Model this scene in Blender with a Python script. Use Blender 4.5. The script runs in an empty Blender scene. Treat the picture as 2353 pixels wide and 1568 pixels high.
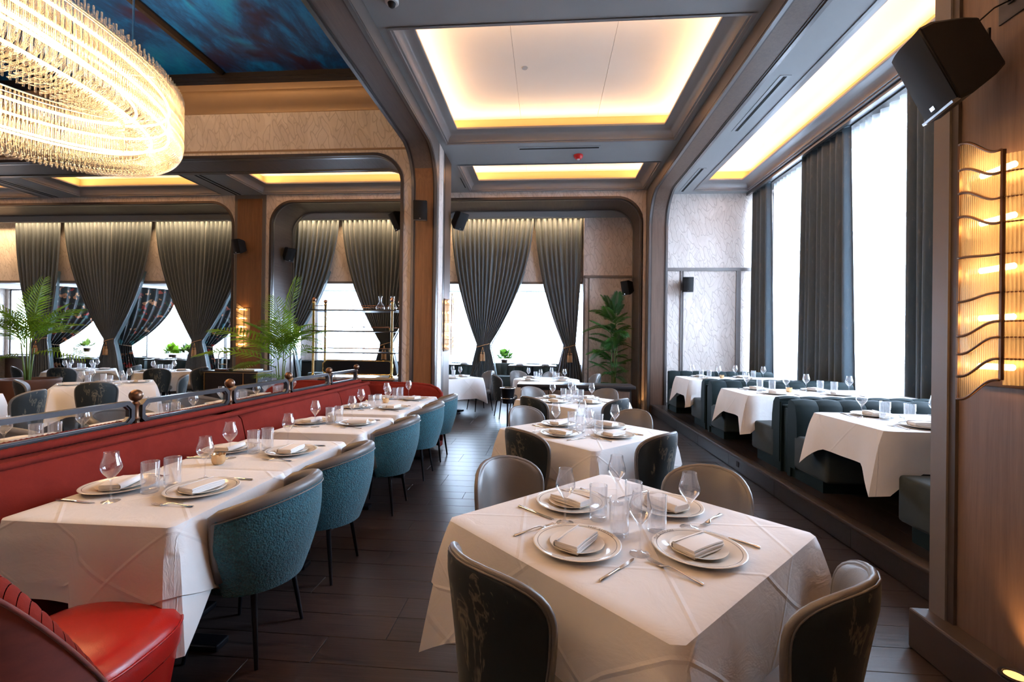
import bpy, bmesh, math, random
from mathutils import Vector, Matrix
R = math.radians
PI = math.pi
rnd = random.Random(7)
scene = bpy.context.scene
COL = scene.collection

# ------------------------------------------------------------------ camera, world, exposure
CAM_H = 1.53
FPX = 1040.0
yaw, roll, pitch = math.atan(80 / 1040.0), 0.0125, 2.2 / 1040
fwd = Vector((-math.sin(yaw) * math.cos(pitch), math.cos(yaw) * math.cos(pitch), math.sin(pitch)))
r0 = fwd.cross(Vector((0, 0, 1))).normalized()
u0 = r0.cross(fwd)
rt = r0 * math.cos(roll) + u0 * math.sin(roll)
up = -r0 * math.sin(roll) + u0 * math.cos(roll)
cam_d = bpy.data.cameras.new('camera')
cam_d.sensor_fit = 'HORIZONTAL'; cam_d.sensor_width = 36.0
cam_d.lens = 36.0 * FPX / 2353.0
cam_d.clip_start = 0.05; cam_d.clip_end = 200
cam = bpy.data.objects.new('camera', cam_d)
m = Matrix.Identity(4)
for i, a in enumerate((rt, up, -fwd)):
    for j in range(3): m[j][i] = a[j]
m.translation = (0, 0, CAM_H)
cam.matrix_world = m
COL.objects.link(cam); scene.camera = cam

EXPO = 0.66
WORLD_S = 31.0
COVE_W = 4.0          # watts per metre of cove strip
CHAND_E = 44.0
vs = scene.view_settings
scene.display_settings.display_device = 'sRGB'
vs.view_transform = 'Standard'; vs.look = 'None'; vs.gamma = 1.0; vs.exposure = EXPO; vs.use_curve_mapping = False
world = bpy.data.worlds.new('overcast_sky'); scene.world = world
world.use_nodes = True
wn = world.node_tree.nodes
wn['Background'].inputs['Color'].default_value = (0.60, 0.77, 1.0, 1)
wn['Background'].inputs['Strength'].default_value = WORLD_S
cy = scene.cycles
cy.max_bounces = 6; cy.diffuse_bounces = 3; cy.glossy_bounces = 3; cy.transmission_bounces = 4
cy.transparent_max_bounces = 24; cy.caustics_reflective = False; cy.caustics_refractive = False
cy.adaptive_threshold = .04; cy.sample_clamp_indirect = 6.0; cy.blur_glossy = 1.0

def area_light(name, loc, size, size_y, power, color, direction, portal=False, spread=PI):
    l = bpy.data.lights.new(name, 'AREA'); l.shape = 'RECTANGLE'
    l.size = size; l.size_y = size_y; l.energy = power; l.color = color; l.spread = spread
    if portal: l.cycles.is_portal = True
    o = bpy.data.objects.new(name, l)
    d = Vector(direction).normalized()
    o.rotation_euler = d.to_track_quat('-Z', 'Y').to_euler()
    o.location = loc
    COL.objects.link(o); return o
# portals: daylight enters through the window wall and the far alcove glazing
area_light('window_portal', (5.02, 7.25, 2.95), 6.4, 3.9, 1, (1, 1, 1), (-1, 0, 0), True)
area_light('window_portal', (-8.0, 13.75, 2.0), 20.5, 2.2, 1, (1, 1, 1), (0, -1, 0), True)

# ------------------------------------------------------------------ object helpers
def link(o, parent=None):
    COL.objects.link(o)
    if parent is not None: o.parent = parent
    return o
def tag(o, label=None, cat=None, group=None, kind=None):
    if label: o['label'] = label
    if cat: o['category'] = cat
    if group: o['group'] = group
    if kind: o['kind'] = kind
    return o
def thing(name, label, cat, loc=(0, 0, 0), rz=0.0, group=None):
    o = bpy.data.objects.new(name, None); o.empty_display_size = .05
    o.location = loc; o.rotation_euler = (0, 0, rz); link(o)
    return tag(o, label, cat, group)
def put(name, mesh, parent=None, loc=(0, 0, 0), rot=(0, 0, 0), scale=(1, 1, 1)):
    o = bpy.data.objects.new(name, mesh); o.location = loc; o.rotation_euler = rot; o.scale = scale
    return link(o, parent)

class MB:
    def __init__(s): s.v = []; s.f = []; s.uv = None
    def add(s, vs, fs):
        b = len(s.v); s.v += [tuple(p) for p in vs]; s.f += [tuple(i + b for i in f) for f in fs]; return s
    def box(s, x0, x1, y0, y1, z0, z1):
        return s.add([(x0, y0, z0), (x1, y0, z0), (x1, y1, z0), (x0, y1, z0), (x0, y0, z1), (x1, y0, z1), (x1, y1, z1), (x0, y1, z1)],
                     [(0, 3, 2, 1), (4, 5, 6, 7), (0, 1, 5, 4), (1, 2, 6, 5), (2, 3, 7, 6), (3, 0, 4, 7)])
    def rbox(s, x0, x1, y0, y1, z0, z1, r=.01, seg=2):
        bm = bmesh.new(); bmesh.ops.create_cube(bm, size=1)
        for v in bm.verts:
            v.co = Vector(((x0 + x1) / 2 + v.co.x * (x1 - x0), (y0 + y1) / 2 + v.co.y * (y1 - y0), (z0 + z1) / 2 + v.co.z * (z1 - z0)))
        bmesh.ops.bevel(bm, geom=list(bm.edges), offset=r, segments=seg, profile=.5, affect='EDGES')
        bm.verts.index_update()
        s.add([v.co[:] for v in bm.verts], [[v.index for v in f.verts] for f in bm.faces]); bm.free(); return s
    def prism(s, pts, axis, a, b):
        # polygon pts (p,q) extruded along axis from a to b.  axis x: (y,z)  y: (x,z)  z: (x,y)
        def P(p, t):
            return (t, p[0], p[1]) if axis == 'x' else (p[0], t, p[1]) if axis == 'y' else (p[0], p[1], t)
        n = len(pts)
        vs = [P(p, a) for p in pts] + [P(p, b) for p in pts]
        fs = [tuple(range(n - 1, -1, -1)), tuple(range(n, 2 * n))] + [(i, (i + 1) % n, n + (i + 1) % n, n + i) for i in range(n)]
        return s.add(vs, fs)
    def lathe(s, prof, n=24, c=(0, 0, 0), flute=None):
        m = len(prof); vs = []; fs = []
        for j, (r, z) in enumerate(prof):
            for i in range(n):
                a = 2 * PI * i / n
                rr = r * (1 + flute * (1 if i % 2 else -1)) if flute else r
                vs.append((c[0] + rr * math.cos(a), c[1] + rr * math.sin(a), c[2] + z))
        for j in range(m - 1):
            for i in range(n):
                k = (i + 1) % n
                fs.append((j * n + i, j * n + k, (j + 1) * n + k, (j + 1) * n + i))
        if prof[0][0] > 1e-5: fs.append(tuple(range(n - 1, -1, -1)))
        if prof[-1][0] > 1e-5: fs.append(tuple(range((m - 1) * n, m * n)))
        return s.add(vs, fs)
    def tube(s, path, r, n=8, closed=False, caps=True, flat=1.0):
        path = [Vector(p) for p in path]; m = len(path)
        rs = r if isinstance(r, (list, tuple)) else [r] * m
        t0 = (path[1] - path[0]).normalized()
        nr = t0.orthogonal().normalized()
        vs = []
        for j in range(m):
            if closed: t = (path[(j + 1) % m] - path[j - 1]).normalized()
            else: t = (path[min(j + 1, m - 1)] - path[max(j - 1, 0)]).normalized()
            nr = (nr - t * nr.dot(t)).normalized(); bn = t.cross(nr)
            for i in range(n):
                a = 2 * PI * i / n
                vs.append(path[j] + nr * math.cos(a) * rs[j] + bn * math.sin(a) * rs[j] * flat)
        fs = []
        for j in range(m if closed else m - 1):
            for i in range(n):
                k = (i + 1) % n; jj = (j + 1) % m
                fs.append((j * n + i, j * n + k, jj * n + k, jj * n + i))
        if caps and not closed:
            fs.append(tuple(range(n - 1, -1, -1))); fs.append(tuple(range((m - 1) * n, m * n)))
        return s.add(vs, fs)
    def strip(s, A, B):
        # quad strip between two polylines
        n = len(A)
        return s.add(list(A) + list(B), [(i, i + 1, n + i + 1, n + i) for i in range(n - 1)])
    def sweep(s, path, prof, closed=False):
        # path: list of (origin, xaxis, yaxis) ; prof closed loop of (a,b)
        vs = []; n = len(prof); m = len(path)
        for o, ax, ay in path:
            o, ax, ay = Vector(o), Vector(ax), Vector(ay)
            for a, b in prof: vs.append(o + ax * a + ay * b)
        fs = []
        for j in range(m if closed else m - 1):
            jj = (j + 1) % m
            for i in range(n):
                k = (i + 1) % n
                fs.append((j * n + i, j * n + k, jj * n + k, jj * n + i))
        if not closed:
            fs.append(tuple(range(n - 1, -1, -1))); fs.append(tuple(range((m - 1) * n, m * n)))
        return s.add(vs, fs)
    def grid(s, fn, nu, nv, wrap=False, uvfn=None):
        vs = []; uvs = []
        for j in range(nv + 1):
            for i in range(nu if wrap else nu + 1):
                vs.append(fn(i / nu, j / nv))
                if uvfn: uvs.append(uvfn(i / nu, j / nv))
        w = nu if wrap else nu + 1
        fs = []
        for j in range(nv):
            for i in range(nu):
                k = (i + 1) % w
                fs.append((j * w + i, j * w + k, (j + 1) * w + k, (j + 1) * w + i))
        if uvfn: s.uv = (s.uv or []) + uvs
        return s.add(vs, fs)
    def xform(s, M):
        s.v = [tuple(M @ Vector(p)) for p in s.v]; return s
    def mesh(s, name, mat, smooth=None, fix=True):
        me = bpy.data.meshes.new(name); me.from_pydata(s.v, [], s.f)
        if fix:
            bm = bmesh.new(); bm.from_mesh(me); bmesh.ops.recalc_face_normals(bm, faces=bm.faces); bm.to_mesh(me); bm.free()
        if s.uv:
            ul = me.uv_layers.new(name='UVMap')
            for l in me.loops: ul.data[l.index].uv = s.uv[l.vertex_index]
        for mm in (mat if isinstance(mat, (list, tuple)) else [mat]):
            me.materials.append(M[mm] if isinstance(mm, str) else mm)
        if smooth is not None:
            me.polygons.foreach_set('use_smooth', [True] * len(me.polygons))
            if smooth < 180: me.set_sharp_from_angle(angle=R(smooth))
        me.update(); return me
    def obj(s, name, mat, parent=None, smooth=None, loc=(0, 0, 0), rz=0.0, fix=True):
        return put(name, s.mesh(name, mat, smooth, fix), parent, loc, (0, 0, rz))
def struct(o):
    o['kind'] = 'structure'; return o

# ------------------------------------------------------------------ materials
M = {}
class NT:
    def __init__(s, name):
        s.m = bpy.data.materials.new(name); s.m.use_nodes = True; s.t = s.m.node_tree; s.t.nodes.clear()
        s.out = s.n('ShaderNodeOutputMaterial'); M[name] = s.m
    def n(s, k, **kw):
        nd = s.t.nodes.new(k)
        for a, b in kw.items(): setattr(nd, a, b)
        return nd
    def l(s, a, b): s.t.links.new(a, b)
    def set(s, sock, val):
        if hasattr(val, 'is_linked') or isinstance(val, bpy.types.NodeSocket): s.l(val, sock)
        else: sock.default_value = (*val, 1) if isinstance(val, tuple) and len(val) == 3 and sock.type == 'RGBA' else val
    def math(s, op, a, b=None, c=None, clamp=False):
        nd = s.n('ShaderNodeMath', operation=op); nd.use_clamp = clamp
        s.set(nd.inputs[0], a)
        if b is not None: s.set(nd.inputs[1], b)
        if c is not None: s.set(nd.inputs[2], c)
        return nd.outputs[0]
    def pos(s, kind='Object', scale=(1, 1, 1)):
        if kind == 'World': o = s.n('ShaderNodeNewGeometry').outputs['Position']
        else: o = s.n('ShaderNodeTexCoord').outputs[kind]
        mp = s.n('ShaderNodeMapping'); mp.inputs['Scale'].default_value = scale; s.l(o, mp.inputs['Vector'])
        return mp.outputs['Vector']
    def noise(s, vec, scale=5, detail=3, rough=.55, dist=0):
        nd = s.n('ShaderNodeTexNoise'); nd.inputs['Scale'].default_value = scale; nd.inputs['Detail'].default_value = detail
        nd.inputs['Roughness'].default_value = rough; nd.inputs['Distortion'].default_value = dist
        s.l(vec, nd.inputs['Vector']); return nd.outputs['Fac']
    def ramp(s, fac, stops):
        nd = s.n('ShaderNodeValToRGB'); e = nd.color_ramp.elements
        while len(e) < len(stops): e.new(.5)
        for k, (p, c) in enumerate(stops): e[k].position = p; e[k].color = (*c, 1)
        s.l(fac, nd.inputs['Fac']); return nd.outputs['Color']
    def mix(s, fac, a, b):
        nd = s.n('ShaderNodeMix', data_type='RGBA'); s.set(nd.inputs['Factor'], fac)
        s.set(nd.inputs[6], a); s.set(nd.inputs[7], b); return nd.outputs[2]
    def bump(s, h, strength=.3, dist=.01):
        nd = s.n('ShaderNodeBump'); nd.inputs['Strength'].default_value = strength; nd.inputs['Distance'].default_value = dist
        s.l(h, nd.inputs['Height']); return nd.outputs['Normal']
    def bsdf(s, col, rough=.5, metal=0.0, normal=None, **kw):
        b = s.n('ShaderNodeBsdfPrincipled'); s.set(b.inputs['Base Color'], col); s.set(b.inputs['Roughness'], rough)
        s.set(b.inputs['Metallic'], metal)
        if normal is not None: s.l(normal, b.inputs['Normal'])
        for k, v in kw.items(): s.set(b.inputs[k.replace('_', ' ')], v)
        s.l(b.outputs[0], s.out.inputs['Surface']); return b
def simple(name, col, rough=.5, metal=0.0, var=.12, nscale=12, bump=0.0, bscale=60, stretch=(1, 1, 1), **kw):
    t = NT(name); p = t.pos('Object', stretch)
    f = t.noise(p, nscale, 3)
    c = t.mix(f, tuple(x * (1 - var) for x in col), tuple(min(1, x * (1 + var)) for x in col))
    nm = t.bump(t.noise(p, bscale, 2), bump, .004) if bump else None
    t.bsdf(c, rough, metal, nm, **kw); return t

def wood(name, c1, c2, stretch=(22, 22, 1.1), rough=.45, coord='World'):
    t = NT(name); p = t.pos(coord, stretch)
    f = t.noise(p, 1.4, 5, .65, .6); g = t.noise(p, 6, 3, .7)
    f2 = t.math('MULTIPLY_ADD', g, .35, t.math('MULTIPLY', f, .75))
    c = t.ramp(f2, [(.3, c1), (.72, c2)])
    t.bsdf(c, rough, 0, t.bump(g, .12, .003)); return t
wood('wood_panel', (.135, .056, .021), (.245, .108, .042))
wood('wood_taupe', (.085, .05, .036), (.15, .092, .066))
wood('wood_dark', (.075, .043, .03), (.13, .078, .055))
wood('wood_soffit', (.075, .055, .047), (.125, .092, .078), (22, 1.1, 22))
wood('wood_black', (.012, .009, .009), (.03, .022, .02), (3, 20, 20), .35, 'Object')
simple('taupe', (.15, .128, .118), .38, .15, .08, 8)
simple('trim_metal', (.20, .19, .19), .28, .75, .06, 8)
simple('trim_dark', (.06, .045, .04), .4, .3, .1, 8)
simple('ceiling_grey', (.30, .305, .31), .55, 0, .05, 3, .05, 200)
simple('cove_taupe', (.24, .225, .225), .38, .08, .04, 3)
simple('cove_white', (.80, .76, .70), .8, 0, .03, 2, .08, 90)
simple('cove_glow_tint', (.78, .50, .22), .7, 0, .03, 2)  # orange LED glow on the cove return, put into its base colour
simple('cornice_bronze', (.30, .19, .11), .5, .2, .06, 4)
simple('black_frame', (.022, .017, .017), .35, .2, .1, 9)
simple('black_plastic', (.008, .0075, .008), .6, 0, .1, 9, Specular_IOR_Level=.25)
simple('black_metal', (.012, .012, .016), .3, .6, .1, 9)
simple('slot_black', (.002, .002, .002), .9)
simple('slot_frame', (.30, .31, .32), .45, .2, .04)
simple('brass', (.83, .56, .22), .2, 1.0, .06, 20)
simple('bronze', (.16, .085, .05), .33, .85, .2, 30)
simple('bronze_frame', (.075, .07, .075), .3, .8, .1, 20)
simple('silver', (.78, .75, .72), .17, 1.0, .04, 30)
simple('white_plastic', (.75, .74, .72), .4)
simple('red_plastic', (.62, .015, .012), .3)
simple('porcelain', (.80, .74, .66), .13, 0, .015, 6)
simple('grey_leather', (.115, .105, .10), .42, 0, .08, 6, .1, 220)
simple('red_leather', (.40, .012, .008), .28, 0, .08, 5, .1, 200)
simple('velvet_red_dark', (.13, .022, .016), .8, 0, .5, 9, .1, 120, (1, 1, 2.5), Sheen_Weight=.25)
simple('tassel_gold', (.32, .19, .10), .7, 0, .25, 90)
simple('linen_napkin', (.80, .76, .73), .85, 0, .03, 40, .15, 300)
simple('marble_top', (.60, .50, .44), .2, 0, .25, 7)
simple('soil', (.03, .02, .014), .95, 0, .5, 60, .5, 90)
simple('terracotta', (.12, .05, .028), .5, 0, .2, 8)
simple('pot_bronze', (.08, .045, .03), .35, .6, .15, 8)
simple('stalk_green', (.13, .20, .05), .5, 0, .2, 30)
simple('paper', (.82, .8, .76), .8, 0, .02, 40)
simple('copper', (.75, .40, .27), .22, 1.0, .05, 20)
simple('pavement', (.20, .19, .18), .9, 0, .2, 1)
simple('plinth', (.055, .04, .034), .38, .1, .15, 10)
simple('candle_gold', (.86, .55, .28), .18, .45, .2, 40, Transmission_Weight=.25)

def two_sided(name, a, b):
    pass
def leaf_mat(name, c1, c2):
    t = NT(name); p = t.pos('Object', (1, 1, 1))
    oi = t.n('ShaderNodeObjectInfo').outputs['Random']
    c = t.mix(t.math('ADD', t.math('MULTIPLY', t.noise(p, 9, 2), .6), t.math('MULTIPLY', oi, .4)), c1, c2)
    b = t.bsdf(c, .45)
    tr = t.n('ShaderNodeBsdfTranslucent'); t.set(tr.inputs['Color'], t.mix(.5, c, (.25, .5, .02)))
    mx = t.n('ShaderNodeMixShader'); mx.inputs[0].default_value = .35
    t.l(b.outputs[0], mx.inputs[1]); t.l(tr.outputs[0], mx.inputs[2]); t.l(mx.outputs[0], t.out.inputs['Surface'])
leaf_mat('leaf_bright', (.06, .16, .015), (.32, .48, .03))
leaf_mat('leaf_dark', (.012, .06, .028), (.05, .17, .05))
leaf_mat('leaf_purple', (.04, .015, .03), (.10, .06, .06))

def wallpaper():
    t = NT('wallpaper'); g = t.n('ShaderNodeNewGeometry').outputs['Position']
    sp = t.n('ShaderNodeSeparateXYZ'); t.l(g, sp.inputs[0])
    u = t.math('ADD', sp.outputs[0], sp.outputs[1])
    cb = t.n('ShaderNodeCombineXYZ'); t.l(u, cb.inputs[0]); t.l(sp.outputs[2], cb.inputs[1])
    nz = t.n('ShaderNodeTexNoise'); nz.inputs['Scale'].default_value = 2.6; nz.inputs['Detail'].default_value = 2
    t.l(cb.outputs[0], nz.inputs['Vector'])
    ad = t.n('ShaderNodeVectorMath', operation='MULTIPLY_ADD'); t.l(nz.outputs['Color'], ad.inputs[0])
    ad.inputs[1].default_value = (.16, .14, 0); t.l(cb.outputs[0], ad.inputs[2])
    lines = []
    for rot, sc_, off in ((.34, (7.5, 1.9, 1), 0), (-.34, (8.2, 2.1, 1), 3.3)):
        mp = t.n('ShaderNodeMapping'); mp.vector_type = 'TEXTURE'
        mp.inputs['Rotation'].default_value = (0, 0, rot); mp.inputs['Location'].default_value = (off, off * .7, 0)
        mp.inputs['Scale'].default_value = (1 / sc_[0], 1 / sc_[1], 1)
        t.l(ad.outputs[0], mp.inputs['Vector'])
        v = t.n('ShaderNodeTexVoronoi', feature='SMOOTH_F1', voronoi_dimensions='2D'); v.inputs['Smoothness'].default_value = .15
        v.inputs['Scale'].default_value = 1.0; v.inputs['Randomness'].default_value = .85; t.l(mp.outputs[0], v.inputs['Vector'])
        dd = t.math('ABSOLUTE', t.math('SUBTRACT', v.outputs['Distance'], .36))
        lines.append((t.math('SUBTRACT', 1, t.math('DIVIDE', dd, .06, clamp=True), clamp=True), t.math('LESS_THAN', v.outputs['Distance'], .36), v))
    line = t.math('MAXIMUM', lines[0][0], t.math('MULTIPLY', lines[1][0], t.math('SUBTRACT', 1.0, t.math('MULTIPLY', lines[0][1], .8))))
    sc = t.n('ShaderNodeSeparateColor'); t.l(lines[0][2].outputs['Color'], sc.inputs[0])
    base = t.mix(sc.outputs[0], (.57, .485, .435), (.66, .575, .525))
    wv = t.n('ShaderNodeTexWave', wave_type='BANDS'); wv.inputs['Scale'].default_value = 3.0; wv.inputs['Distortion'].default_value = 2.5
    t.l(mp.outputs[0], wv.inputs['Vector'])
    c = t.mix(t.math('MULTIPLY', line, .48), base, (.33, .26, .22))
    h = t.math('ADD', t.math('MULTIPLY', line, -1.0), t.math('MULTIPLY', wv.outputs['Fac'], .15))
    t.bsdf(c, .62, 0, t.bump(h, .35, .01))
wallpaper()

def painted_sky():
    t = NT('painted_blue'); p = t.pos('World', (1, .55, 1))
    a = t.noise(p, 1.1, 7, .62, 1.4); b = t.noise(p, .9, 4, .6, .8); d = t.noise(t.pos('World', (1, .4, 1)), 7, 6, .7, 2.0)
    f = t.math('ADD', t.math('MULTIPLY', a, .75), t.math('MULTIPLY', d, .25))
    c = t.ramp(f, [(.30, (.002, .012, .07)), (.45, (.002, .046, .22)), (.55, (.001, .12, .50)), (.64, (.002, .19, .58)), (.76, (.012, .32, .72))])
    redm = t.math('MULTIPLY', t.math('SUBTRACT', b, .56, clamp=True), 9.0, clamp=True)
    c = t.mix(redm, c, t.mix(d, (.004, .008, .05), (.03, .006, .03)))
    t.bsdf(c, .5, 0)
painted_sky()

def floor_mat():
    t = NT('floor_plank'); p = t.pos('World', (1.2, 24, 1))
    oi = t.n('ShaderNodeObjectInfo').outputs['Random']
    off = t.n('ShaderNodeCombineXYZ'); t.l(t.math('MULTIPLY', oi, 40), off.inputs[0])
    va = t.n('ShaderNodeVectorMath', operation='ADD'); t.l(p, va.inputs[0]); t.l(off.outputs[0], va.inputs[1])
    g = t.noise(va.outputs[0], 2.2, 6, .7, .5)
    c = t.ramp(g, [(.3, (.013, .0085, .008)), (.7, (.052, .035, .032))])
    c = t.mix(t.math('MULTIPLY', oi, .5), c, (.024, .016, .015))
    t.bsdf(c, t.math('MULTIPLY_ADD', g, .22, .22), 0, t.bump(g, .35, .003))
floor_mat()

def linen():
    # table linen with pressed fold lines measured along the unrolled cloth (UV in metres)
    t = NT('table_linen'); uv = t.n('ShaderNodeTexCoord').outputs['UV']
    sp = t.n('ShaderNodeSeparateXYZ'); t.l(uv, sp.inputs[0])
    def fold(sock, w):
        f = t.math('ABSOLUTE', t.math('SUBTRACT', t.math('FRACT', t.math('ADD', t.math('DIVIDE', sock, w), .37)), .5))
        return t.math('SUBTRACT', 1, t.math('DIVIDE', t.math('MULTIPLY', f, w), .012, clamp=True), clamp=True)
    a = t.math('MULTIPLY', t.math('ADD', sp.outputs[0], sp.outputs[1]), .7071)
    b = t.math('MULTIPLY', t.math('SUBTRACT', sp.outputs[0], sp.outputs[1]), .7071)
    k = t.math('ADD', fold(a, .42), fold(b, .50))
    wr = t.noise(uv, 7, 4, .6, .8); fine = t.noise(uv, 420, 1)
    h = t.math('ADD', t.math('MULTIPLY', k, .5), t.math('ADD', t.math('MULTIPLY', wr, .9), t.math('MULTIPLY', fine, .03)))
    c = t.mix(wr, (.75, .715, .70), (.80, .77, .755))
    t.bsdf(c, .85, 0, t.bump(h, .5, .008), Sheen_Weight=.1)
linen()

def velvet(name, dark, light, vein, scale=3.2):
    t = NT(name); p = t.pos('Object', (1, 1, .5))
    n1 = t.noise(p, scale, 5, .65, 1.6); n2 = t.noise(t.pos('Object', (1, 1, .35)), 60, 3)
    r = t.math('ABSOLUTE', t.math('SUBTRACT', n1, .5))
    line = t.math('SUBTRACT', 1, t.math('DIVIDE', r, .022, clamp=True), clamp=True)
    line = t.math('MULTIPLY', line, t.math('GREATER_THAN', t.noise(p, 5, 3), .52))
    line = t.math('MULTIPLY', line, n2)
    c = t.mix(n1, dark, light); c = t.mix(t.math('MULTIPLY', line, 1.3, clamp=True), c, vein)
    t.bsdf(c, .62, 0, t.bump(n2, .15, .003), Sheen_Weight=.12, Sheen_Roughness=.35)
velvet('velvet_marble', (.003, .005, .006), (.010, .020, .023), (.20, .165, .115), 3.4)
velvet('velvet_marble_teal', (.006, .03, .038), (.012, .075, .09), (.30, .42, .42))
t = NT('velvet_green'); p = t.pos('Object'); nn = t.noise(p, 5, 4, .6, .5); n2 = t.noise(p, 160, 2)
t.bsdf(t.mix(nn, (.0012, .0065, .0075), (.0022, .0125, .0145)), .7, 0, t.bump(n2, .2, .002), Specular_IOR_Level=.2, Sheen_Weight=.02, Sheen_Roughness=.3, Sheen_Tint=(.35, .7, .8))
t = NT('velvet_grey'); p = t.pos('Object'); nn = t.noise(p, 4, 4, .6, .8); n2 = t.noise(p, 160, 2)
t.bsdf(t.mix(nn, (.018, .026, .028), (.042, .054, .058)), .75, 0, t.bump(n2, .2, .002), Specular_IOR_Level=.25, Sheen_Weight=.04, Sheen_Roughness=.35)
t = NT('velvet_sage'); p = t.pos('Object'); nn = t.noise(p, 4, 4, .6, .8)
t.bsdf(t.mix(nn, (.018, .034, .032), (.035, .055, .05)), .65, 0, None, Sheen_Weight=.1)
t = NT('velvet_red'); p = t.pos('Object', (1, 1, 1)); nn = t.noise(p, 9, 5, .7, .6); n2 = t.noise(p, 190, 2)
t.bsdf(t.mix(nn, (.12, .011, .007), (.20, .022, .014)), .9, 0, t.bump(n2, .3, .003), Specular_IOR_Level=.12, Sheen_Weight=.02, Sheen_Roughness=.4, Sheen_Tint=(1, .55, .45))
t = NT('boucle_teal'); p = t.pos('Object')
v = t.n('ShaderNodeTexVoronoi'); v.inputs['Scale'].default_value = 120; t.l(p, v.inputs['Vector'])
nn = t.noise(p, 62, 3, .6, 1.8)
k = t.math('MULTIPLY', t.math('GREATER_THAN', nn, .5), 1.0)
t.bsdf(t.mix(nn, t.mix(k, (.001, .012, .020), (.003, .062, .092)), (.008, .13, .175)), .8, 0, t.bump(t.math('SUBTRACT', nn, v.outputs['Distance']), .7, .006), Sheen_Weight=.2)

def drape_mat(name, c1, c2, speck):
    t = NT(name); p = t.pos('Object', (1, 1, .25))
    n1 = t.noise(p, 26, 5, .75, .4); n2 = t.noise(t.pos('Object', (1, 1, 1)), 240, 1)
    c = t.mix(n1, c1, c2)
    sp = t.math('MULTIPLY', t.math('SUBTRACT', n1, .60, clamp=True), 5.0, clamp=True)
    c = t.mix(t.math('MULTIPLY', sp, n2), c, speck)
    t.bsdf(c, .48, 0, t.bump(n1, .2, .004), Sheen_Weight=.25)
drape_mat('drape_grey', (.066, .084, .100), (.118, .138, .155), (.33, .29, .23))
drape_mat('drape_lining', (.07, .12, .14), (.10, .155, .17), (.12, .16, .18))
drape_mat('drape_slate', (.036, .060, .078), (.075, .108, .130), (.34, .24, .17))
t = NT('drape_floral'); p = t.pos('World', (1, 1, 1))
nz = t.n('ShaderNodeTexNoise'); nz.inputs['Scale'].default_value = 6; t.l(p, nz.inputs['Vector'])
wa = t.n('ShaderNodeVectorMath', operation='MULTIPLY_ADD'); t.l(nz.outputs['Color'], wa.inputs[0]); wa.inputs[1].default_value = (.35, .35, .35); t.l(p, wa.inputs[2])
v = t.n('ShaderNodeTexVoronoi'); v.inputs['Scale'].default_value = 6.5; t.l(wa.outputs[0], v.inputs['Vector'])
sc = t.n('ShaderNodeSeparateColor'); t.l(v.outputs['Color'], sc.inputs[0])
fl = t.ramp(sc.outputs[0], [(.25, (.012, .02, .022)), (.45, (.35, .03, .02)), (.62, (.50, .25, .12)), (.8, (.03, .16, .19)), (.95, (.02, .05, .03))])
mk = t.math('LESS_THAN', v.outputs['Distance'], .40)
t.bsdf(t.mix(mk, (.010, .014, .015), fl), .5)

def sheer():
    t = NT('sheer_voile'); p = t.pos('Object', (1, 1, .02)); f = t.noise(p, 16, 3)
    tr = t.n('ShaderNodeBsdfTransparent'); tr.inputs['Color'].default_value = (1, 1, 1, 1)
    tl = t.n('ShaderNodeBsdfTranslucent'); tl.inputs['Color'].default_value = (.93, .94, .96, 1)
    df = t.n('ShaderNodeBsdfDiffuse'); df.inputs['Color'].default_value = (.85, .86, .88, 1)
    a = t.n('ShaderNodeMixShader'); a.inputs[0].default_value = .25; t.l(tl.outputs[0], a.inputs[1]); t.l(df.outputs[0], a.inputs[2])
    b = t.n('ShaderNodeMixShader'); t.l(t.math('MULTIPLY_ADD', f, .25, .33), b.inputs[0])
    t.l(tr.outputs[0], b.inputs[1]); t.l(a.outputs[0], b.inputs[2]); t.l(b.outputs[0], t.out.inputs['Surface'])
sheer()
def thin_glass(name, tint, ior=1.5, boost=1.0, rough=.0, milk=0.0):
    t = NT(name)
    tr = t.n('ShaderNodeBsdfTransparent'); tr.inputs['Color'].default_value = (*tint, 1)
    gl = t.n('ShaderNodeBsdfGlossy'); gl.inputs['Roughness'].default_value = rough; gl.inputs['Color'].default_value = (1, 1, 1, 1)
    fr = t.n('ShaderNodeLayerWeight'); fr.inputs['Blend'].default_value = .5
    mx = t.n('ShaderNodeMixShader'); t.l(t.math('MULTIPLY_ADD', t.math('POWER', fr.outputs['Facing'], 2.6), .75 * boost, .05 * boost, clamp=True), mx.inputs[0])
    t.l(tr.outputs[0], mx.inputs[1]); t.l(gl.outputs[0], mx.inputs[2])
    if milk:
        tl = t.n('ShaderNodeBsdfTranslucent'); df = t.n('ShaderNodeBsdfDiffuse'); m1 = t.n('ShaderNodeMixShader'); m2 = t.n('ShaderNodeMixShader')
        tl.inputs['Color'].default_value = df.inputs['Color'].default_value = (.95, .95, .97, 1); m1.inputs[0].default_value = .5; m2.inputs[0].default_value = milk
        t.l(tl.outputs[0], m1.inputs[1]); t.l(df.outputs[0], m1.inputs[2]); t.l(mx.outputs[0], m2.inputs[1]); t.l(m1.outputs[0], m2.inputs[2]); t.l(m2.outputs[0], t.out.inputs['Surface'])
    else: t.l(mx.outputs[0], t.out.inputs['Surface'])
thin_glass('glass_clear', (.985, .985, .99), 1.52, 1.2, .02, .02)
thin_glass('glass_cut', (.985, .985, .99), 1.52, 1.5, .05, .07)
thin_glass('glass_pane', (.95, .96, .97), 1.45, .9)
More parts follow.
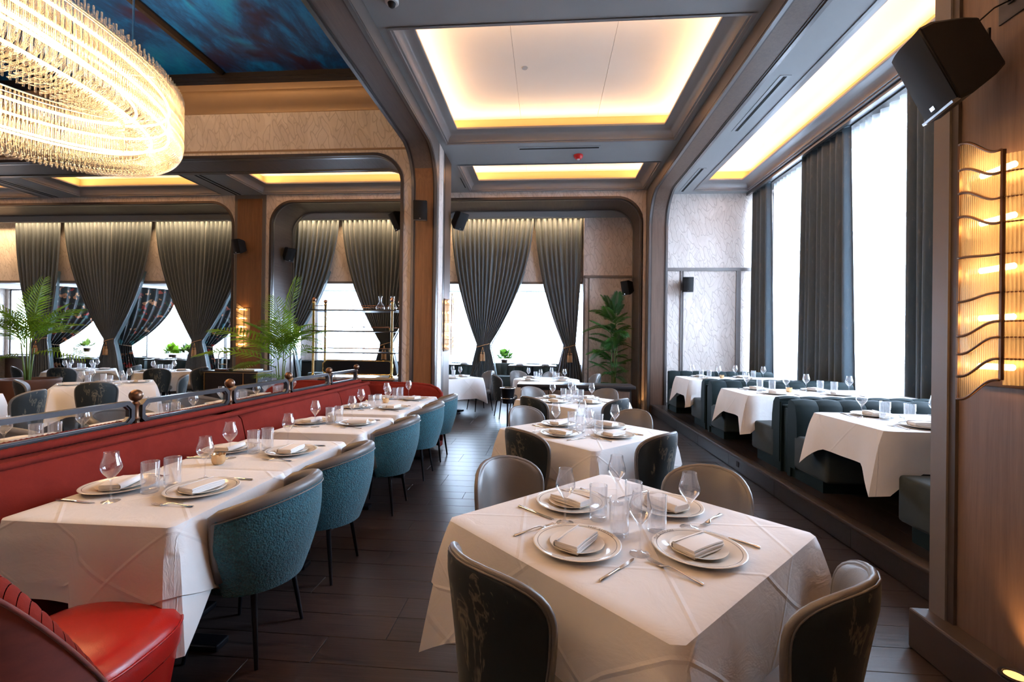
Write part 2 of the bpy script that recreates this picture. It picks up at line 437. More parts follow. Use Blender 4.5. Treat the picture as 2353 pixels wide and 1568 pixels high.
def rod_glass():
    t = NT('glass_rod')
    tr = t.n('ShaderNodeBsdfTransparent'); tr.inputs['Color'].default_value = (.97, .96, .94, 1)
    gl = t.n('ShaderNodeBsdfGlossy'); gl.inputs['Roughness'].default_value = .08
    tl = t.n('ShaderNodeBsdfTranslucent'); tl.inputs['Color'].default_value = (1, .95, .86, 1)
    fr = t.n('ShaderNodeLayerWeight'); fr.inputs['Blend'].default_value = .5
    a = t.n('ShaderNodeMixShader'); t.l(t.math('MULTIPLY_ADD', t.math('POWER', fr.outputs['Facing'], 3.0), .6, .08), a.inputs[0]); t.l(tr.outputs[0], a.inputs[1]); t.l(gl.outputs[0], a.inputs[2])
    b = t.n('ShaderNodeMixShader'); b.inputs[0].default_value = .05; t.l(a.outputs[0], b.inputs[1]); t.l(tl.outputs[0], b.inputs[2])
    t.l(b.outputs[0], t.out.inputs['Surface'])
rod_glass()
def fluted_amber():
    t = NT('glass_fluted')
    lw = t.n('ShaderNodeLayerWeight'); lw.inputs['Blend'].default_value = .5
    k = t.math('POWER', lw.outputs['Facing'], 1.6)
    tr = t.n('ShaderNodeBsdfTransparent'); t.l(t.mix(k, (.97, .92, .84), (.62, .42, .22)), tr.inputs['Color'])
    gl = t.n('ShaderNodeBsdfGlossy'); gl.inputs['Roughness'].default_value = .10; gl.inputs['Color'].default_value = (1, .93, .8, 1)
    tl = t.n('ShaderNodeBsdfTranslucent'); tl.inputs['Color'].default_value = (1, .86, .62, 1)
    a = t.n('ShaderNodeMixShader'); t.l(t.math('MULTIPLY_ADD', k, .35, .06), a.inputs[0]); t.l(tr.outputs[0], a.inputs[1]); t.l(gl.outputs[0], a.inputs[2])
    b = t.n('ShaderNodeMixShader'); b.inputs[0].default_value = .30; t.l(a.outputs[0], b.inputs[1]); t.l(tl.outputs[0], b.inputs[2])
    t.l(b.outputs[0], t.out.inputs['Surface'])
fluted_amber()
def emit(name, col, s):
    t = NT(name); e = t.n('ShaderNodeEmission'); e.inputs['Color'].default_value = (*col, 1); e.inputs['Strength'].default_value = s
    t.l(e.outputs[0], t.out.inputs['Surface'])
emit('led_chandelier', (1, .60, .27), CHAND_E)
emit('bulb_warm', (1, .55, .20), 30.0)
emit('uplight', (1, .5, .15), 1.5)
t = NT('plate_glaze'); p = t.n('ShaderNodeTexCoord').outputs['Object']
sp = t.n('ShaderNodeSeparateXYZ'); t.l(p, sp.inputs[0])
rr = t.math('SQRT', t.math('ADD', t.math('POWER', sp.outputs[0], 2), t.math('POWER', sp.outputs[1], 2)))
ln = t.math('LESS_THAN', t.math('ABSOLUTE', t.math('SUBTRACT', rr, .1475)), .0011)
t.bsdf(t.mix(ln, (.80, .745, .67), (.10, .09, .08)), .13, 0)
simple('ink', (.10, .085, .07), .5)
WARM = (1.0, .60, .33)
# ------------------------------------------------------------------ the setting
def plate_boxes(mb, x0, x1, y0, y1, z0, z1, holes):
    ys = sorted({y0, y1, *[h[2] for h in holes], *[h[3] for h in holes]})
    ys = [y for y in ys if y0 <= y <= y1]
    for a, b in zip(ys, ys[1:]):
        cuts = sorted((h[0], h[1]) for h in holes if h[2] <= a + 1e-6 and h[3] >= b - 1e-6)
        x = x0
        for c0, c1 in cuts:
            if c0 > x: mb.box(x, c0, a, b, z0, z1)
            x = c1
        if x < x1: mb.box(x, x1, a, b, z0, z1)
    return mb
def rings(mb, rect, prof, close=False):
    x0, x1, y0, y1 = rect; vs = []; fs = []
    for d, z in prof:
        vs += [(x0 + d, y0 + d, z), (x1 - d, y0 + d, z), (x1 - d, y1 - d, z), (x0 + d, y1 - d, z)]
    for j in range(len(prof) - 1):
        for i in range(4):
            k = (i + 1) % 4; fs.append((4 * j + i, 4 * j + k, 4 * j + 4 + k, 4 * j + 4 + i))
    return mb.add(vs, fs)
def coffer(parent, rect, z=5.0, npan=3, watts=COVE_W, mw=.24, mh=.15):
    x0, x1, y0, y1 = rect
    prof = [(-.02, z - .012), (.02, z - .012), (.02, z + .012), (.045, z + .014)]
    for k in range(9):
        a = PI / 2 * k / 8
        prof.append((.045 + (mw - .07) * (1 - math.cos(a)), z + .02 + (mh - .03) * math.sin(a)))
    prof += [(mw, z + mh), (mw, z + mh + .03), (mw - .02, z + mh + .03), (mw - .02, z + mh + .005), (.0, z + mh + .005)]
    o = rings(MB(), rect, prof).obj('cove_moulding', 'cove_taupe', parent, 30)
    rec = (x0, x1, y0, y1)
    zt = z + .42
    rings(MB(), rec, [(0, z + mh), (0, zt)]).obj('cove_return', 'cove_glow_tint', parent)
    w = (x1 - x0) / npan
    for i in range(npan):
        MB().box(x0 + i * w + .002, x0 + (i + 1) * w - .002, y0, y1, zt, zt + .02).obj('ceiling_panel', 'cove_white', parent)
    MB().box(x0, x1, y0, y1, zt + .021, zt + .03).obj('panel_backing', 'trim_dark', parent)
    for (cx, cy_, sx, sy, d) in (((x0 + x1) / 2, y0 + .12, x1 - x0 - .2, .05, (0, .95, 1)), ((x0 + x1) / 2, y1 - .12, x1 - x0 - .2, .05, (0, -.95, 1)),
                                 (x0 + .12, (y0 + y1) / 2, y1 - y0 - .2, .05, (.95, 0, 1)), (x1 - .12, (y0 + y1) / 2, y1 - y0 - .2, .05, (-.95, 0, 1))):
        l = bpy.data.lights.new('cove_light', 'AREA'); l.shape = 'RECTANGLE'; l.color = WARM
        l.size = sx if d[0] == 0 else sx; l.size_y = sy; l.energy = watts * sx
        lo = bpy.data.objects.new('cove_light', l)
        dz = -Vector(d).normalized(); ax = Vector((1, 0, 0)) if d[0] == 0 else Vector((0, 1, 0)); ay = dz.cross(ax)
        mm = Matrix.Identity(4)
        for c_, vv in enumerate((ax, ay, dz)):
            for r_ in range(3): mm[r_][c_] = vv[r_]
        mm.translation = (cx, cy_, z + mh + .035); lo.matrix_world = mm; COL.objects.link(lo)

# floor: slab plus boards laid along x
floor = struct(MB().box(-18.2, 5.0, -3.6, 14.2, -.12, -.008).obj('floor', 'floor_plank'))
bw = .19
bmeshes = {L: MB().rbox(0, L - .003, 0, bw - .003, -.008, 0, .0015, 1).mesh('plank', 'floor_plank') for L in (1.2, 1.5, 1.8, 2.1)}
bmeshes_far = MB().box(0, 12.0, 0, bw - .003, -.008, 0).mesh('floor_strip', 'floor_plank')
y = -.4; nb = 0
while y < 11.6:
    x = -2.9
    first = True
    while x < 2.3:
        L = rnd.choice((1.2, 1.5, 1.8, 2.1))
        if x + L > 2.3:
            L2 = 2.3 - x
            if L2 > .05: MB().box(0, L2, 0, bw - .003, -.008, 0).obj('plank', 'floor_plank', floor, None, (x, y, 0))
        else: put('plank', bmeshes[L], floor, (x, y, 0))
        nb += 1; x += L
    put('hall_board', bmeshes_far, floor, (-14.902, y, 0))
    y += bw
# raised window-bay platform with dark riser and nosing
plat = struct(MB().box(2.33, 5.0, 1.5, 10.7, -.01, .18).obj('floor_platform', 'wood_black'))
MB().rbox(2.30, 2.40, 1.5, 10.6, .155, .19, .008).obj('step_nosing', 'trim_dark', plat, 40)
for i in range(7):
    MB().box(2.312, 2.33, 2.46 + i * 1.16, 2.46 + (i + 1) * 1.16 - .004, .0, .155).obj('riser_board', 'wood_black', plat)
for i in range(13):
    MB().box(2.41 + i * .19, 2.41 + i * .19 + .187, 1.6, 10.65, .18, .184).obj('platform_board', 'wood_black', plat)
MB().box(2.305, 2.315, 5.62, 5.68, .06, .12).obj('outlet_cover', 'black_plastic', plat)
alc = struct(MB().box(-18, 2.0, 11.78, 13.5, -.01, .15).obj('floor_alcove', 'wood_black'))

# enclosing walls and roof
struct(MB().box(-18.4, 5.4, -3.8, -3.6, -.1, 6.8).obj('wall_back', 'wallpaper'))
struct(MB().box(-18.4, -18.2, -3.6, 14.2, -.1, 6.8).obj('wall_left', 'wallpaper'))
struct(MB().box(-18.4, 5.4, -3.8, 14.3, 6.75, 6.9).obj('roof', 'ceiling_grey'))
struct(MB().box(-18.2, 5.4, 13.9, 14.2, -.1, .86).obj('wall_far_low', 'wood_dark'))
struct(MB().box(-18.2, 5.4, 13.9, 14.2, 3.12, 6.8).obj('wall_far', 'wallpaper'))
struct(MB().box(2.3, 5.4, 10.72, 14.0, -.1, 6.8).obj('wall_bay_end', 'wallpaper'))

struct(MB().box(-60, 60, -40, 60, -.6, -.5).obj('ground', 'pavement'))
# window wall on the right
wr = struct(MB().box(4.95, 5.25, -3.6, 4.1, -.1, 6.8).box(4.95, 5.25, 4.1, 10.72, -.1, .95).box(4.95, 5.25, 4.1, 10.72, 4.97, 6.8).obj('wall_right', 'wallpaper'))
def window_x(n, y0, y1, z0, z1, x=5.1):
    o = MB().box(x - .04, x + .04, y0, y0 + .07, z0, z1).box(x - .04, x + .04, y1 - .07, y1, z0, z1).box(x - .04, x + .04, y0, y1, z0, z0 + .07).box(x - .04, x + .04, y0, y1, z1 - .07, z1)
    o = struct(o.obj('window_%d' % n, 'trim_metal'))
    MB().box(x - .03, x + .03, (y0 + y1) / 2 - .025, (y0 + y1) / 2 + .025, z0 + .07, z1 - .07).obj('mullion', 'trim_metal', o)
    MB().box(x - .03, x + .03, y0 + .07, y1 - .07, 3.4, 3.45).obj('transom', 'trim_metal', o)
    ym = (y0 + y1) / 2
    for a, b in ((y0 + .07, ym - .025), (ym + .025, y1 - .07)):
        for c, d in ((z0 + .07, 3.4), (3.45, z1 - .07)):
            MB().box(x - .004, x + .004, a, b, c, d).obj('pane', 'glass_pane', o)
for i in range(2):
    window_x(i + 1, 4.12 + i * 3.28, 4.12 + i * 3.28 + 3.26, .95, 4.97)
def window_y(n, x0, x1, z0, z1, y=13.98):
    o = MB().box(x0, x0 + .06, y - .04, y + .04, z0, z1).box(x1 - .06, x1, y - .04, y + .04, z0, z1).box(x0, x1, y - .04, y + .04, z0, z0 + .06).box(x0, x1, y - .04, y + .04, z1 - .06, z1)
    o = struct(o.obj('window_%d' % n, 'trim_metal'))
    k = max(1, round((x1 - x0) / 1.25)); w = (x1 - x0) / k
    for i in range(1, k): MB().box(x0 + i * w - .025, x0 + i * w + .025, y - .035, y + .035, z0 + .06, z1 - .06).obj('mullion', 'trim_metal', o)
    for i in range(k): MB().box(x0 + i * w + .03, x0 + (i + 1) * w - .03, y - .004, y + .004, z0 + .06, z1 - .06).obj('pane', 'glass_pane', o)
WX = [(-18.1, -15.7), (-15.5, -13.1), (-12.9, -10.4), (-10.2, -7.8), (-7.2, -4.4), (-4.2, -2.0), (-1.8, 1.7)]
for i, (a, b) in enumerate(WX): window_y(4 + i, a, b, .86, 3.12)
pc = MB()
for (a, b), (c, d) in zip(WX, WX[1:]): pc.box(b - .01, c + .01, 13.9, 14.2, .8, 3.2)
pc.box(1.69, 5.4, 13.9, 14.2, .8, 3.2).box(-18.3, -18.09, 13.9, 14.2, .8, 3.2)
struct(pc.obj('wall_far_mullions', 'wallpaper'))
struct(MB().box(-18.2, 2.1, 13.55, 13.9, .84, .88).obj('window_sill_far', 'trim_dark'))

# middle aisle ceiling with three coffers
CF = [(-1.81, 2.13, -2.9, .05), (-1.81, 2.13, 1.0, 3.95), (-1.81, 2.13, 4.90, 7.86), (-1.81, 2.13, 8.80, 10.33)]
cm = struct(plate_boxes(MB(), -1.92, 2.21, -3.6, 10.42, 5.0, 5.06, CF).obj('ceiling_aisle', 'ceiling_grey'))
for k, c in enumerate(CF): coffer(cm, c, watts=COVE_W * (4.0 if k < 2 else 1.0))  # first coffer added, first two brightened out of view, to warm the near tables
# window bay ceiling with one long cove
CB = (3.27, 4.47, 1.6, 10.5)
cb = struct(plate_boxes(MB(), 2.63, 4.95, -3.6, 10.72, 5.0, 5.06, [CB]).obj('ceiling_bay', 'ceiling_grey'))
coffer(cb, CB, npan=1)
MB().box(4.50, 4.56, 1.3, 10.7, 4.93, 5.0).obj('pelmet_trim', 'trim_metal', cb)
# far hall ceiling with coffers
CH = [(-6.82, -2.62, 8.78, 10.33), (-11.55, -7.85, 8.78, 10.33), (-16.4, -12.6, 8.78, 10.33)]
ch = struct(plate_boxes(MB(), -18.2, -1.92, 8.45, 10.42, 5.0, 5.06, CH).obj('ceiling_far_hall', 'ceiling_grey'))
for c in CH: coffer(ch, c)
# painted hall ceiling in panels between dark beams
hc = struct(MB().box(-14.6, -2.38, -3.6, 7.75, 6.42, 6.5).obj('ceiling_hall', 'black_frame'))
for i in range(4):
    for j in range(2):
        x0 = -2.42 - 3.44 * i; y0 = 7.69 - 5.5 * j
        MB().box(max(-14.6, x0 - 3.44 + .055), x0 - .055 * (i > 0), y0 - 5.4, y0, 6.30, 6.33).obj('painted_panel', 'painted_blue', hc)
for i in range(1, 4):
    x0 = -2.42 - 3.44 * i
    MB().prism([(x0 - .07, 6.42), (x0 - .07, 6.27), (x0 - .035, 6.22), (x0 + .035, 6.22), (x0 + .07, 6.27), (x0 + .07, 6.42)], 'y', -3.6, 7.62).obj('ceiling_beam', 'black_frame', hc)
struct(MB().box(-14.8, -14.6, -3.6, 7.7, 4.8, 6.5).obj('wall_hall_left', 'wallpaper'))
struct(MB().box(-18.2, -14.6, -3.6, 8.46, 4.8, 4.9).obj('ceiling_left_aisle', 'ceiling_grey'))

def arc(cx, cz, r, a0, a1, n=10):
    return [(cx + r * math.cos(a0 + (a1 - a0) * k / n), cz + r * math.sin(a0 + (a1 - a0) * k / n)) for k in range(n + 1)]
def band_path(pts, xc, out):
    # pts (y,z) polyline; returns sweep frames with x axis = world X and y axis = normal
    fr = []
    for i, (a, b) in enumerate(pts):
        p0 = pts[max(0, i - 1)]; p1 = pts[min(len(pts) - 1, i + 1)]
        t = Vector((p1[0] - p0[0], p1[1] - p0[1])).normalized(); n = Vector((t[1], -t[0])) * out
        fr.append(((xc, a, b), (1, 0, 0), (0, n[0], n[1])))
    return fr
RECT = lambda a0, a1, b0, b1: [(a0, b0), (a1, b0), (a1, b1), (a0, b1)]
# arcade beam and pier between hall and aisle: soffit curves down into the pier
def arcade(x0, x1, ystart, yp, ypback, zs, r, ztop, name, soff='wood_soffit', vert='wood_panel'):
    pts = [(ystart, zs), (yp - r, zs)] + arc(yp - r, zs - r, r, PI / 2, 0, 14)[1:] + [(yp, 0.0)]
    poly = pts + [(ypback, 0.0), (ypback, ztop), (ystart, ztop)]
    b = struct(MB().prism(poly, 'x', x0, x1).obj(name, 'taupe', None, 30))
    xc = (x0 + x1) / 2; w = x1 - x0
    fr = band_path(pts[1:] if False else pts, xc, 1)
    MB().sweep(fr[:11], RECT(-w / 2 + .075, w / 2 - .075, -.002, .008)).obj('soffit_wood_band', soff, b, 30)
    MB().sweep(fr[10:], RECT(-w / 2 + .075, w / 2 - .075, -.002, .008)).obj('pier_wood_band', vert, b, 30)
    for s_ in (-1, 1):
        MB().sweep(fr, RECT(*sorted((s_ * (w / 2 - .005), s_ * (w / 2 - .05))), -.002, .028)).obj('edge_trim', 'trim_metal', b, 30)
        MB().sweep(fr, RECT(*sorted((s_ * (w / 2 - .05), s_ * (w / 2 - .075))), -.002, .016)).obj('edge_bead', 'trim_dark', b, 30)
    return b
al = arcade(-2.38, -1.92, -3.6, 7.72, 8.75, 4.79, .62, 6.6, 'column_arcade_hall')
ar = arcade(2.21, 2.63, 1.5, 10.18, 10.75, 4.79, .72, 5.3, 'column_arcade_bay', 'wood_taupe', 'wood_taupe')
# side of the hall pier: wallpaper strip, dark bead and wood return that carries a sconce
MB().box(-1.921, -1.912, 7.80, 8.12, 0, 4.995).obj('wallpaper_strip', 'wallpaper', al)
MB().box(-1.921, -1.905, 8.12, 8.16, 0, 4.995).obj('bead', 'trim_metal', al)
MB().box(-1.921, -1.908, 8.16, 8.24, 0, 4.995).obj('reveal', 'trim_dark', al)
MB().box(-1.921, -1.905, 8.24, 8.74, 0, 4.995).obj('pier_side_panel', 'wood_dark', al)
MB().box(-2.63, -1.88, 7.68, 8.78, 0, .2).obj('plinth', 'plinth', al)

# portals: solid wall with rounded opening, wood lined
def portal(parent_name, x0, x1, xa, xb, y0, y1, zs, r, ztop, mat='wallpaper', left=True, right=True, trim=True):
    inner = []
    inner += ([(xa, 0)] + arc(xa + r, zs - r, r, PI, PI / 2, 12)) if left else [(xa, zs)]
    inner += (arc(xb - r, zs - r, r, PI / 2, 0, 12) + [(xb, 0)]) if right else [(xb, zs)]
    outer = [(x1, 0 if right else zs), (x1, ztop), (x0, ztop), (x0, 0 if left else zs)]
    poly = inner + outer
    o = struct(MB().prism(poly, 'y', y0, y1).obj(parent_name, mat, None, 30))
    fr = []
    for i, (a, b) in enumerate(inner):
        p0 = inner[max(0, i - 1)]; p1 = inner[min(len(inner) - 1, i + 1)]
        t = Vector((p1[0] - p0[0], p1[1] - p0[1])).normalized(); n = Vector((t[1], -t[0]))
        fr.append(((a, 0, b), (0, 1, 0), (n[0], 0, n[1])))
    MB().sweep(fr, RECT(y0 + .10, y1 - .10, -.002, .012)).obj('soffit_lining', 'wood_soffit', o, 30)
    for a, b in ((y0 - .02, y0 + .05), (y1 - .05, y1 + .02)):
        MB().sweep(fr, RECT(a, b, -.03, .022)).obj('edge_trim', 'trim_dark' if a < y0 else 'taupe', o, 30)
    for a, b in ((y0 + .05, y0 + .10), (y1 - .10, y1 - .05)):
        MB().sweep(fr, RECT(a, b, -.002, .030)).obj('edge_bead', 'trim_metal', o, 30)
    return o
YF0, YF1, ZP = 10.42, 11.40, 4.84
pf3 = portal('wall_portal_aisle', -2.86, 2.24, -2.83, 2.11, YF0, YF1, ZP, .56, 5.3)
pf2 = portal('wall_portal_middle', -7.12, -2.86, -6.66, -2.89, YF0, YF1, ZP, .56, 5.3)
pf1 = portal('wall_portal_left', -18.2, -7.12, -18.1, -7.62, YF0, YF1, ZP, .56, 5.3, left=False)
# far pier front with wood panel, taupe stiles
MB().box(-7.56, -6.78, YF0 - .03, YF0, 0, 5.0).obj('pier_stile', 'taupe', pf1)
MB().box(-7.48, -6.86, YF0 - .045, YF0 - .03, .12, 4.9).obj('pier_wood_panel', 'wood_panel', pf1)
MB().box(-7.62, -6.66, YF0 - .06, YF0, 0, .18).obj('plinth', 'plinth', pf1)
MB().box(2.12, 2.20, YF0 - .02, YF0, .25, 4.9).obj('wallpaper_stile', 'marble_top', pf3)
# hall end portal with frieze and cornice
ph = portal('wall_hall_end', -18.2, -2.38, -17.9, -2.55, 7.72, 8.45, 4.79, .52, 6.5, left=False)
MB().box(-18, -2.385, 7.700, 7.72, 4.87, 4.90).obj('frieze_rail', 'cornice_bronze', ph)
cp = [(7.72, 5.57), (7.70, 5.57), (7.68, 5.62), (7.68, 5.68)]
cp += [(7.68 - .09 * (1 - math.cos(a)), 5.70 + .22 * math.sin(a)) for a in [PI / 2 * k / 8 for k in range(9)]]
cp += [(7.58, 5.94), (7.57, 6.02), (7.72, 6.02)]
MB().prism(cp, 'x', -14.6, -2.385).obj('cornice', 'cornice_bronze', ph, 30)
MB().prism([(7.72, 6.02), (7.58, 6.02), (7.58, 6.08), (7.61, 6.10), (7.61, 6.16), (7.65, 6.19), (7.65, 6.24), (7.69, 6.26), (7.69, 6.42), (7.72, 6.42)], 'x', -14.6, -2.385).obj('ceiling_border', 'black_frame', ph)
# ceiling between portals and curtains, warm-lit pocket over the curtain heads
cz = struct(MB().box(-18.2, 2.3, 11.38, 11.44, 4.69, 5.3).box(-18.2, 2.3, 11.44, 14.0, 5.2, 5.3).obj('ceiling_curtain_zone', 'ceiling_grey'))
MB().box(-18.2, 2.3, 11.40, 11.50, 4.67, 4.72).obj('pocket_lip', 'ceiling_grey', cz)
for (a, b) in ((-17.8, -7.7), (-6.6, -2.95), (-2.75, .85)):
    area_light('curtain_wash', ((a + b) / 2, 11.50, 4.80), b - a, .04, 13 * (b - a), (1, .66, .34), (0, .10, -1), spread=R(100))
# alcove header wall with opening below, side wall with wainscot trim
wh = struct(MB().box(-18.2, .92, 11.78, 11.95, 3.07, 5.2).obj('wall_alcove_head', 'wallpaper'))
MB().box(-18.2, .92, 11.76, 11.97, 3.04, 3.10).obj('head_trim', 'taupe', wh)
struct(MB().box(-18.2, 2.1, 11.95, 13.9, 3.10, 3.2).obj('ceiling_alcove', 'cove_white'))
ws = struct(MB().box(.90, 2.3, 11.46, 11.9, -.1, 5.2).obj('wall_alcove_side', 'wallpaper'))
MB().box(.895, .94, 11.43, 11.9, 0, 3.2).obj('corner_stile', 'taupe', ws)
MB().box(.90, 2.12, 11.43, 11.46, 3.16, 3.22).obj('rail_trim', 'taupe', ws)
MB().box(1.02, 1.05, 11.44, 11.46, 0, 3.16).obj('stile_trim', 'taupe', ws)
MB().box(1.50, 1.58, 11.452, 11.46, .98, 1.10).obj('outlet_cover', 'white_plastic', ws)
struct(MB().box(1.9, 2.1, 11.9, 14.0, 0, 3.2).obj('wall_alcove_end', 'wallpaper'))
# window bay end wall trims
we = MB().box(2.64, 4.9, 10.69, 10.72, 3.22, 3.29)
we = struct(we.obj('trim_1', 'taupe'))
for xx, w in ((2.68, .04), (3.06, .05), (3.10, .03), (4.30, .10), (2.645, .03)):
    MB().box(xx, xx + w, 10.695, 10.72, .18, 3.22).obj('stile', 'taupe', we)
# near pier carrying the speaker and the big sconce
npier = struct(MB().box(1.97, 2.75, -3.6, 2.40, 0, 6.0).obj('column_near', 'wood_taupe'))
MB().box(1.945, 2.76, 2.36, 2.45, 0, 6.0).obj('corner_stile', 'taupe', npier)
MB().box(1.955, 1.975, 2.325, 2.36, 0, 6.0).obj('reveal', 'trim_dark', npier)
MB().rbox(1.86, 2.76, -1.0, 2.47, 0, .2, .01).obj('plinth', 'plinth', npier)
MB().rbox(2.02, 2.76, 2.47, 2.53, 0, .29, .01).obj('plinth_return', 'plinth', npier)
# ------------------------------------------------------------------ kits (shared meshes) for tableware and chairs
def spawn(kit, name, label, cat, loc, rz=0.0, group=None):
    if isinstance(kit, bpy.types.Mesh):
        o = put(name, kit, None, loc, (0, 0, rz)); return tag(o, label, cat, group)
    t_ = thing(name, label, cat, loc, rz, group)
    def rec(items, par):
        for it in items:
            o = put(it[0], it[1], par, it[2] if len(it) > 2 else (0, 0, 0), it[3] if len(it) > 3 else (0, 0, 0))
            if len(it) > 4: rec(it[4], o)
    rec(kit, t_); return t_
def rim_prof(pts): return pts
# charger plate, side plate
PLATE = MB().lathe([(0, .004), (.085, .004), (.10, .006), (.112, .013), (.158, .021), (.163, .022), (.1645, .0205), (.160, .0175), (.112, .008), (.095, .0015), (.088, 0), (0, 0)], 48).mesh('charger_plate', 'plate_glaze', 60)
SIDE = MB().lathe([(0, .004), (.062, .004), (.07, .006), (.098, .0165), (.1015, .017), (.102, .0155), (.072, .002), (.06, 0), (0, 0)], 40).mesh('side_plate', 'porcelain', 60)
def napkin_mesh():
    mb = MB()
    W, L, H = .098, .172, .032
    # folded stack: sheets wrap round the fold edge, loose edges on the other side
    for k in range(4):
        z0 = k * H / 4; z1 = z0 + H / 4 - .0006; r = (z1 - z0) / 2
        inset = .004 * (3 - k) if k < 3 else 0
        x1 = W / 2 - .003 * (k % 2) ; n = 6
        prof = [(-W / 2 + r + inset * .3 + r * math.cos(a), z0 + r + r * math.sin(a)) for a in [PI / 2 + PI * j / n for j in range(n + 1)]]
        prof += [(x1 - .002, z0), (x1, z0 + r), (x1 - .002, z1)]
        dz = [0, .0015, 0]
        fr = []
        for j in range(9):
            yy = -L / 2 + L * j / 8
            sag = -.004 * (abs(j - 4) / 4) ** 2 * (1 if k else .3)
            fr.append(((0, yy, sag + .004), (1 - .02 * abs(j - 4) / 4, 0, 0), (0, 0, 1)))
        mb.sweep(fr, prof)
    # outer wrapping fold
    n = 10; r = H / 2 + .0015
    prof = [(-W / 2 + r - .004 + r * math.cos(a), H / 2 + r * math.sin(a)) for a in [PI / 2 + PI * j / n for j in range(n + 1)]]
    prof += [(-W / 2 + r - .004 + (r - .002) * math.cos(a), H / 2 + (r - .002) * math.sin(a)) for a in [3 * PI / 2 - PI * j / n for j in range(n + 1)]]
    mb.sweep([((0, -L / 2 - .002 + (L + .004) * j / 4, .004), (1, 0, 0), (0, 0, 1)) for j in range(5)], prof)
    return mb.mesh('folded_napkin', 'linen_napkin', 50)
NAP = napkin_mesh()
wg_out = [(.0, .0), (.036, .0), (.0365, .0012), (.030, .003), (.014, .0065), (.006, .012), (.0038, .022), (.0034, .06), (.0036, .092), (.006, .100), (.012, .110), (.026, .128), (.0385, .146), (.0425, .158), (.0415, .172), (.036, .192), (.0305, .212), (.0285, .232)]
wg_in = [(.0277, .2322), (.0297, .212), (.0352, .192), (.0407, .172), (.0417, .158), (.0377, .1465), (.0252, .129), (.011, .112), (.0, .106)]
WINE = MB().lathe(wg_out + wg_in, 28).mesh('wine_glass', 'glass_clear', 60)
tb_out = [(.0, .0), (.030, .0), (.033, .003), (.034, .010), (.0345, .128), (.0335, .129)]
tb_in = [(.0325, .128), (.0315, .016), (.026, .0125), (0, .0115)]
mbt = MB()
n_f = 84
prof_all = [(a * 1.12, b * 1.18) for a, b in tb_out + tb_in]
vs_ = []; fs_ = []
for j, (r_, z_) in enumerate(prof_all):
    for i in range(n_f):
        a = 2 * PI * i / n_f
        amt = .05 if (3 <= j <= 4) else (.035 if 6 <= j <= 7 else 0)
        rr = r_ * (1 - amt * .9 * (1 - abs(math.sin(PI * i / 7))))
        vs_.append((rr * math.cos(a), rr * math.sin(a), z_))
for j in range(len(prof_all) - 1):
    for i in range(n_f):
        k = (i + 1) % n_f; fs_.append((j * n_f + i, j * n_f + k, (j + 1) * n_f + k, (j + 1) * n_f + i))
TUMB = mbt.add(vs_, fs_).mesh('fluted_tumbler', 'glass_cut', 40)
def knife_mesh():
    mb = MB()
    # handle
    sec = [(-.115, .0040, .003), (-.11, .0062, .0042), (-.06, .0052, .0040), (-.01, .0046, .0036), (0.0, .0052, .0034)]
    mb.sweep([((0, y_, h), (w, 0, 0), (0, 0, h)) for y_, w, h in sec], [(math.cos(a), math.sin(a)) for a in [2 * PI * i / 10 for i in range(10)]])
    bl = [(-.0045, 0), (.0055, 0), (.0085, .02), (.0090, .06), (.0065, .088), (.0005, .104), (-.0035, .098), (-.0045, .05)]
    mb.prism(bl, 'z', .0022, .0040)
    return mb.mesh('table_knife', 'silver', 40)
KNIFE = knife_mesh()
def fork_mesh():
    mb = MB()
    sec = [(-.105, .0045, .0022, .003), (-.10, .0075, .0026, .0035), (-.06, .0050, .0024, .005), (-.01, .0026, .0022, .011), (.02, .0026, .0020, .012), (.032, .007, .0016, .009), (.045, .0115, .0013, .004), (.055, .0118, .0011, .003)]
    mb.sweep([((0, y_, z_), (w, 0, 0), (0, 0, h)) for y_, w, h, z_ in sec], [(math.cos(a), math.sin(a)) for a in [2 * PI * i / 10 for i in range(10)]])
    for k in range(4):
        x_ = -.0093 + k * .0062
        mb.sweep([((x_, .053, .003), (.0019, 0, 0), (0, 0, .0010)), ((x_, .075, .0035), (.0017, 0, 0), (0, 0, .001)), ((x_ * .96, .100, .008), (.0009, 0, 0), (0, 0, .0007))], [(1, 1), (-1, 1), (-1, -1), (1, -1)])
    return mb.mesh('dinner_fork', 'silver', 40)
FORK = fork_mesh()
def votive_mesh():
    mb = MB()
    prof = [(0, 0), (.026, 0), (.034, .012), (.037, .03), (.034, .048), (.037, .055), (.035, .055), (.031, .047), (.034, .03), (.031, .013), (0, .006)]
    n = 32; vs = []; fs = []
    for j, (r_, z_) in enumerate(prof):
        for i in range(n):
            a = 2 * PI * i / n; k = abs(math.sin(a * 4))
            rr = r_ * (1 + .10 * k * (z_ / .055)); zz = z_ + (.008 * k if z_ > .05 else 0)
            vs.append((rr * math.cos(a), rr * math.sin(a), zz))
    for j in range(len(prof) - 1):
        for i in range(n):
            k = (i + 1) % n; fs.append((j * n + i, j * n + k, (j + 1) * n + k, (j + 1) * n + i))
    return mb.add(vs, fs).mesh('votive_holder', 'candle_gold', 50)
VOT = votive_mesh()
WAX = MB().lathe([(0, .008), (.028, .008), (.028, .026), (.0, .026)], 16).mesh('candle', 'paper', 40)
